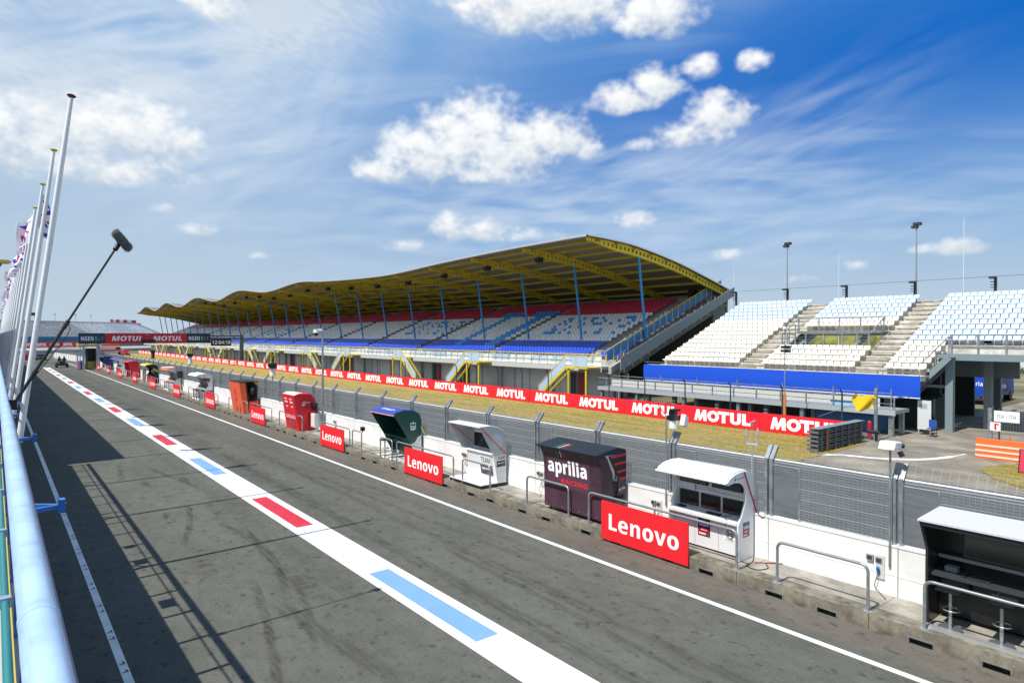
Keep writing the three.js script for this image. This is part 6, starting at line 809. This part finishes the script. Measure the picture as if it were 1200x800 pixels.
function car(D, S, label, name, col, o = {}) {
  const t = thing(name, label, 'car', [D, 0, S]), L = o.L || 4.3, w = 0.88, h = o.h || 1.45, c = mat(col, 0.25), zz = (v) => S + v;
  const prof = [[-L / 2, 0.35], [-L / 2, 0.75], [-L / 2 + 0.9, 0.9], [-L / 2 + 1.5, h - 0.05], [L / 2 - 1.2, h], [L / 2 - 0.2, 0.95], [L / 2, 0.8], [L / 2, 0.35]];
  const sh = new THREE.Shape(prof.map(([x, y]) => new THREE.Vector2(x, y))), g = new THREE.ExtrudeGeometry(sh, { depth: 2 * w - 0.2, bevelEnabled: true, bevelSize: 0.08, bevelThickness: 0.1, bevelSegments: 3 }).translate(0, 0, -w + 0.1).rotateY(Math.PI / 2).translate(D, 0, -S); part(t, 'body', g, c);
  part(t, 'windscreen', [quad([D - 0.7, 0.95, zz(-L / 2 + 0.85)], [D + 0.7, 0.95, zz(-L / 2 + 0.85)], [D + 0.6, h, zz(-L / 2 + 1.42)], [D - 0.6, h, zz(-L / 2 + 1.42)])], M.screen); part(t, 'side_window', [quad([D - w - 0.085, 0.95, zz(L / 2 - 0.6)], [D - w - 0.085, 0.95, zz(-L / 2 + 1.3)], [D - w - 0.085, h - 0.12, zz(-L / 2 + 1.7)], [D - w - 0.085, h - 0.12, zz(L / 2 - 1.2)])], M.screen);
  for (const x of [-w, w]) for (const z of [-L / 2 + 0.8, L / 2 - 0.8]) part(t, 'wheel', rod([D + x - 0.1, 0.32, S + z], [D + x + 0.1, 0.32, S + z], 0.32, 16), M.black); for (const x of [-0.6, 0.6]) part(t, 'headlight', bx(D + x - 0.15, D + x + 0.15, 0.66, 0.78, S - L / 2 - 0.1, S - L / 2 - 0.06), M.whiteGloss); part(t, 'bumper', bx(D - 0.8, D + 0.8, 0.36, 0.55, S - L / 2 - 0.14, S - L / 2 - 0.1), M.blackMatt);
}
car(8.6, 186, 'dark car parked at the far end of the pit lane', 'dark_car', [0.02, 0.022, 0.026]); car(5.5, 190, 'second dark car beside the far lane end board', 'dark_car', [0.05, 0.02, 0.02]);
car(29.5, 214, 'red low car by the far grass end under the gantry', 'red_car', [0.5, 0.02, 0.03]);
{ const D = 27, S = 222, t = thing('recovery_truck', 'white recovery truck with orange roof beyond the gantry', 'truck', [D, 0, S]); part(t, 'body', extr([[D - 3.5, 0.6], [D - 3.5, 2.6], [D + 2, 2.6], [D + 3.2, 1.8], [D + 3.4, 0.6]], S, S + 2.2, 0.1), mat([0.66, 0.62, 0.62], 0.5)); part(t, 'roof', bx(D - 2.5, D + 2, 2.62, 3.3, S + 0.1, S + 2.1), M.orange); part(t, 'stripe', bx(D - 3.4, D + 2.6, 1.2, 1.6, S - 0.03, S - 0.005), M.red); for (const x of [-2.2, 2.2]) part(t, 'wheel', rod([D + x, 0.5, S - 0.1], [D + x, 0.5, S + 0.3], 0.5, 14), M.black); part(t, 'window', bx(D + 1.2, D + 2.4, 1.7, 2.3, S - 0.03, S - 0.01), M.screen); }
// yellow marker posts behind the banner wall, far part
for (let i = 0; i < 12; i++) { const s = 100 + i * 9, t = thing('yellow_marker', 'small yellow marker disc on a post behind far banner wall', 'marker', [37.6, 0, s], 'yellow markers behind the banner wall'); part(t, 'post', rod([37.6, 0, s], [37.6, 1.8, s], 0.03, 5), M.grey); part(t, 'disc', bx(37.3, 37.9, 1.75, 2.05, s - 0.03, s + 0.03), M.yellow); }

// ================= pit building with its balcony =================
{
  const t = thing('pit_building', 'pit building with garage doors and a spectator balcony', 'building', [-6, 0, 60]);
  const bm = mat([0.2, 0.205, 0.21], 0.8);
  part(t, 'ground_storey', bx(-14, -2.2, 0, 3.2, -20, 160), bm); part(t, 'balcony_slab', [bx(-14, 0.27, 3.2, 3.5, -20, 34.6), bx(-14, 0.2, 3.2, 3.5, 34.6, 160)], mat([0.45, 0.45, 0.44], 0.85)); part(t, 'upper_storey', bx(-14, 0.12, 3.71, 7.0, 34.8, 160), bm); part(t, 'rear_storey', bx(-14, -3.2, 3.71, 6.6, -20, 34.7), bm);
  for (let s = -18; s < 155; s += 5.6) part(t, 'garage_door', bx(-2.24, -2.205, 0.05, 3.0, s, s + 4.6), mat([0.5, 0.5, 0.52], 0.6));
  part(t, 'balcony_edge', [bx(0.275, 0.31, 3.22, 3.53, -20, 34.5)], mat([0.28, 0.24, 0.32], 0.5));
}
const railBlue = grainy([0.42, 0.6, 0.82], 0.36, { tile: 0.9, amp: 0.09, fine: 0.03, f: 5 }), brk = mat([0.03, 0.16, 0.5], 0.4), RH0 = 4.72, RDd = 0.128;
{
  const t = thing('balcony_railing', 'thick pale blue tubular railing along the edge of the pit balcony', 'railing', [RDd, 3.7, 14]);
  part(t, 'top_pipe', [rod([RDd, RH0 - 0.01, -4], [RDd, RH0 - 0.01, 3.02], 0.066, 28), rod([RDd, RH0 - 0.01, 3.03], [RDd, RH0 - 0.01, 34.4], 0.065, 28)], railBlue); part(t, 'pipe_sleeve', rod([RDd, RH0 - 0.01, 2.99], [RDd, RH0 - 0.01, 3.06], 0.0675, 28), railBlue);
  part(t, 'edge_strip', bx(RDd + 0.055, RDd + 0.078, RH0 - 0.1, RH0 - 0.035, -4, 34.4), mat([0.3, 0.22, 0.3], 0.5)); 
  for (let s = -2.2; s < 34.4; s += 1.4) part(t, 'post', bx(RDd - 0.02, RDd + 0.02, 3.5, RH0 - 0.05, s - 0.045, s + 0.045), brk);
  part(t, 'inner_pipe', rod([0.035, 4.5, -4], [0.035, 4.5, 34.4], 0.018, 10), mat([0.03, 0.22, 0.24], 0.4)); part(t, 'yellow_board', bx(0.05, 0.09, 3.56, 3.8, -4, 34.4), mat([0.5, 0.42, 0.1], 0.7)); for (let s = 1.15; s < 14; s += 1.4) part(t, 'clamp', bx(0.01, 0.06, 4.475, 4.525, s, s + 0.05), mat([0.35, 0.45, 0.55], 0.4, 0.3));
  for (const [s, w, h] of [[15.1, 0.5, 0.2], [18.4, 0.35, 0.2], [20.0, 0.3, 0.15]]) part(t, 'cable_box', bx(RDd - 0.1, RDd + 0.06, 4.05, 4.05 + h, s, s + w), M.dark);
}
function bracket(s, tip = 0.7) { return [bar([0.27, 3.46, s - 0.12], [tip, 3.46, s], 0.05, 0.06), bar([0.27, 3.46, s + 0.35], [tip, 3.46, s], 0.05, 0.06), bx(tip - 0.03, tip + 0.05, 3.38, 3.56, s - 0.07, s + 0.07)]; }
{ const t = thing('pole_bracket', 'empty blue flagpole bracket sticking out below the balcony railing', 'bracket', [0.3, 3.46, 10.7]); part(t, 'arm', bracket(10.7), brk); part(t, 'bolt', [rod([0.72, 3.5, 10.66], [0.76, 3.5, 10.66], 0.02, 6), rod([0.72, 3.42, 10.74], [0.76, 3.42, 10.74], 0.02, 6)], M.steel); }
const flagPrint = printed(256, 384, (g, w, h) => { g.fillStyle = '#f1f0f4'; g.fillRect(0, 0, w, h); g.lineCap = 'round'; g.lineWidth = 30; g.strokeStyle = '#5533b8'; g.beginPath(); g.moveTo(60, 70); g.lineTo(190, 60); g.lineTo(120, 150); g.stroke(); g.strokeStyle = '#e0305a'; g.lineWidth = 22; g.beginPath(); g.moveTo(60, 220); g.lineTo(110, 180); g.lineTo(110, 240); g.moveTo(140, 230); g.lineTo(200, 180); g.lineTo(200, 240); g.stroke(); g.strokeStyle = '#4a38c0'; g.lineWidth = 28; g.beginPath(); g.arc(128, 310, 44, 0.4, 5); g.stroke(); }, 0.8);
flagPrint.transmission = 0; const poleMat = mat([0.78, 0.79, 0.8], 0.3);
for (let k = 0; k < 20; k++) {
  const s = 18.15 + 5.6 * k, b = [0.43, 3.4, s], tp = [1.44, 11.35, s], t = thing('flagpole', k === 0 ? 'leaning white flagpole with dark red cap, bare, nearest the empty bracket' : k === 1 ? 'leaning white flagpole with yellow cap and no flag' : 'leaning white flagpole with yellow cap carrying a flag', 'flagpole', b, k > 1 ? 'flagpoles along the pit balcony' : undefined);
  part(t, 'pole', rod(b, tp, 0.068, 14, 0.042), poleMat); part(t, 'cap', [rod([1.44, 11.35, s], [1.447, 11.4, s], 0.05, 12, 0.1), rod([1.447, 11.4, s], [1.45, 11.43, s], 0.1, 12, 0.06)], k === 0 ? mat([0.12, 0.015, 0.015], 0.5) : mat([0.55, 0.45, 0.02], 0.5)); part(t, 'halyard', wire([[1.47, 11.3, s - 0.06], [1.1, 8.2, s - 0.07], [0.58, 4.4, s - 0.07]], 0.006, 4, 8), M.grey); part(t, 'bracket', bracket(s), brk);
  if (k > 1) {
    const r = rng(300 + k), ang = (k === 2 ? 0.5 : 1.5 + r() * 0.9), ph = r() * 6, fall = 0.3 + 0.35 * r();
    const f = solo('flag', k === 2 ? 'limp white flag with purple and red print on the first flagged pole' : 'white flag with purple and red print on a leaning flagpole', 'flag', [1.4, 11.1, s], (() => { const g = surf((u, v) => { const L = (1.3 - 0.35 * v * fall) * u, y = 11.12 - 1.25 * (1 - v), D0 = 1.42 - (11.35 - y) * 0.127 + 0.03, w = 0.2 * Math.sin(u * 7 + v * 3 + ph) * u + 0.07 * Math.sin(u * 15 - v * 5 + ph) * u; return [D0 + Math.cos(ang) * L * (1 - fall) - Math.sin(ang) * w, y - fall * L * 0.9 + 0.06 * Math.sin(u * 8 + ph) * u, s + Math.sin(ang) * L * (1 - fall) + Math.cos(ang) * w]; }, 14, 10); g.userData.keepUv = true; return g; })(), flagPrint, k > 2 ? 'flags on the leaning poles' : undefined);
  }
}
{ // furry microphone on its boom
  const t = thing('boom_microphone', 'grey furry microphone on a long black boom clamped to the railing', 'microphone', [0.2, RH0, 13.1]);
  const a = [0.2, 4.6, 13.1], b = [1.68, 7.34, 13.1], lerp = (q) => [0, 1, 2].map((i) => a[i] + (b[i] - a[i]) * q);
  part(t, 'boom', [rod(lerp(-0.03), lerp(0.5), 0.026, 8), rod(lerp(0.5), lerp(1), 0.018, 8), rod(lerp(0.48), lerp(0.53), 0.034, 8), rod(lerp(0.2), lerp(0.23), 0.036, 8)], M.black); part(t, 'clamp', bx(0.15, 0.29, 4.6, 4.76, 13.04, 13.16), M.blackMatt); part(t, 'cable', wire([lerp(0.52), [0.9, 5.8, 13.08], lerp(0.1)].map((p, i) => [p[0] + (i === 1 ? 0.06 : 0), p[1], p[2]]), 0.006, 4, 12), M.black); part(t, 'shock_mount', [rod([1.66, 7.3, 13.08], [1.74, 7.44, 13.16], 0.04, 8)], M.black);
  const c = new THREE.Vector3(1.77, 7.47, -13.1), fur = [], r = rng(15), ax = new THREE.Vector3(0.24, -0.3, -0.02).normalize().multiplyScalar(0.17), q = new THREE.Vector3();
  part(t, 'windshield', (() => { const g = new THREE.CapsuleGeometry(0.075, 0.26, 8, 20); const p = g.attributes.position; for (let i = 0; i < p.count; i++) { q.fromBufferAttribute(p, i); const k = 1 + 0.06 * noise(q.x * 40 + q.z * 17, q.y * 22); p.setXYZ(i, q.x * k, q.y, q.z * k); } g.computeVertexNormals(); g.applyQuaternion(new THREE.Quaternion().setFromUnitVectors(new THREE.Vector3(0, 1, 0), ax.clone().normalize())); return g.translate(c.x, c.y, c.z); })(), mat([0.1, 0.115, 0.11], 1));
  for (let i = 0; i < 1500; i++) { const u = r() * 2 - 1, an = r() * 6.283, d = ax.clone().normalize(), s1 = new THREE.Vector3(0, 0, 1).cross(d).normalize(), s2 = d.clone().cross(s1), rad = s1.multiplyScalar(Math.cos(an)).addScaledVector(s2, Math.sin(an)), e = Math.abs(u) > 0.8 ? Math.sqrt(Math.max(0, 1 - ((Math.abs(u) - 0.8) / 0.2) ** 2)) : 1, p0 = c.clone().addScaledVector(ax, u * 1.2).addScaledVector(rad, 0.07 * e), p1 = p0.clone().addScaledVector(rad, 0.022).addScaledVector(d, (r() - 0.5) * 0.03 + (e < 1 ? Math.sign(u) * 0.015 : 0)); const w = 0.003, g = new THREE.BufferGeometry(); g.setAttribute('position', new THREE.Float32BufferAttribute([p0.x - w, p0.y, p0.z, p0.x + w, p0.y, p0.z + w, p1.x, p1.y, p1.z], 3)); g.setAttribute('uv', new THREE.Float32BufferAttribute([0, 0, 1, 0, 0, 1], 2)); g.computeVertexNormals(); fur.push(g); }
  const fm = part(t, 'fur', fur, mat([0.22, 0.23, 0.22], 1)); fm.userData.kind = 'stuff';
}
renderer.setSize(1200, 800);
renderer.render(scene, camera);
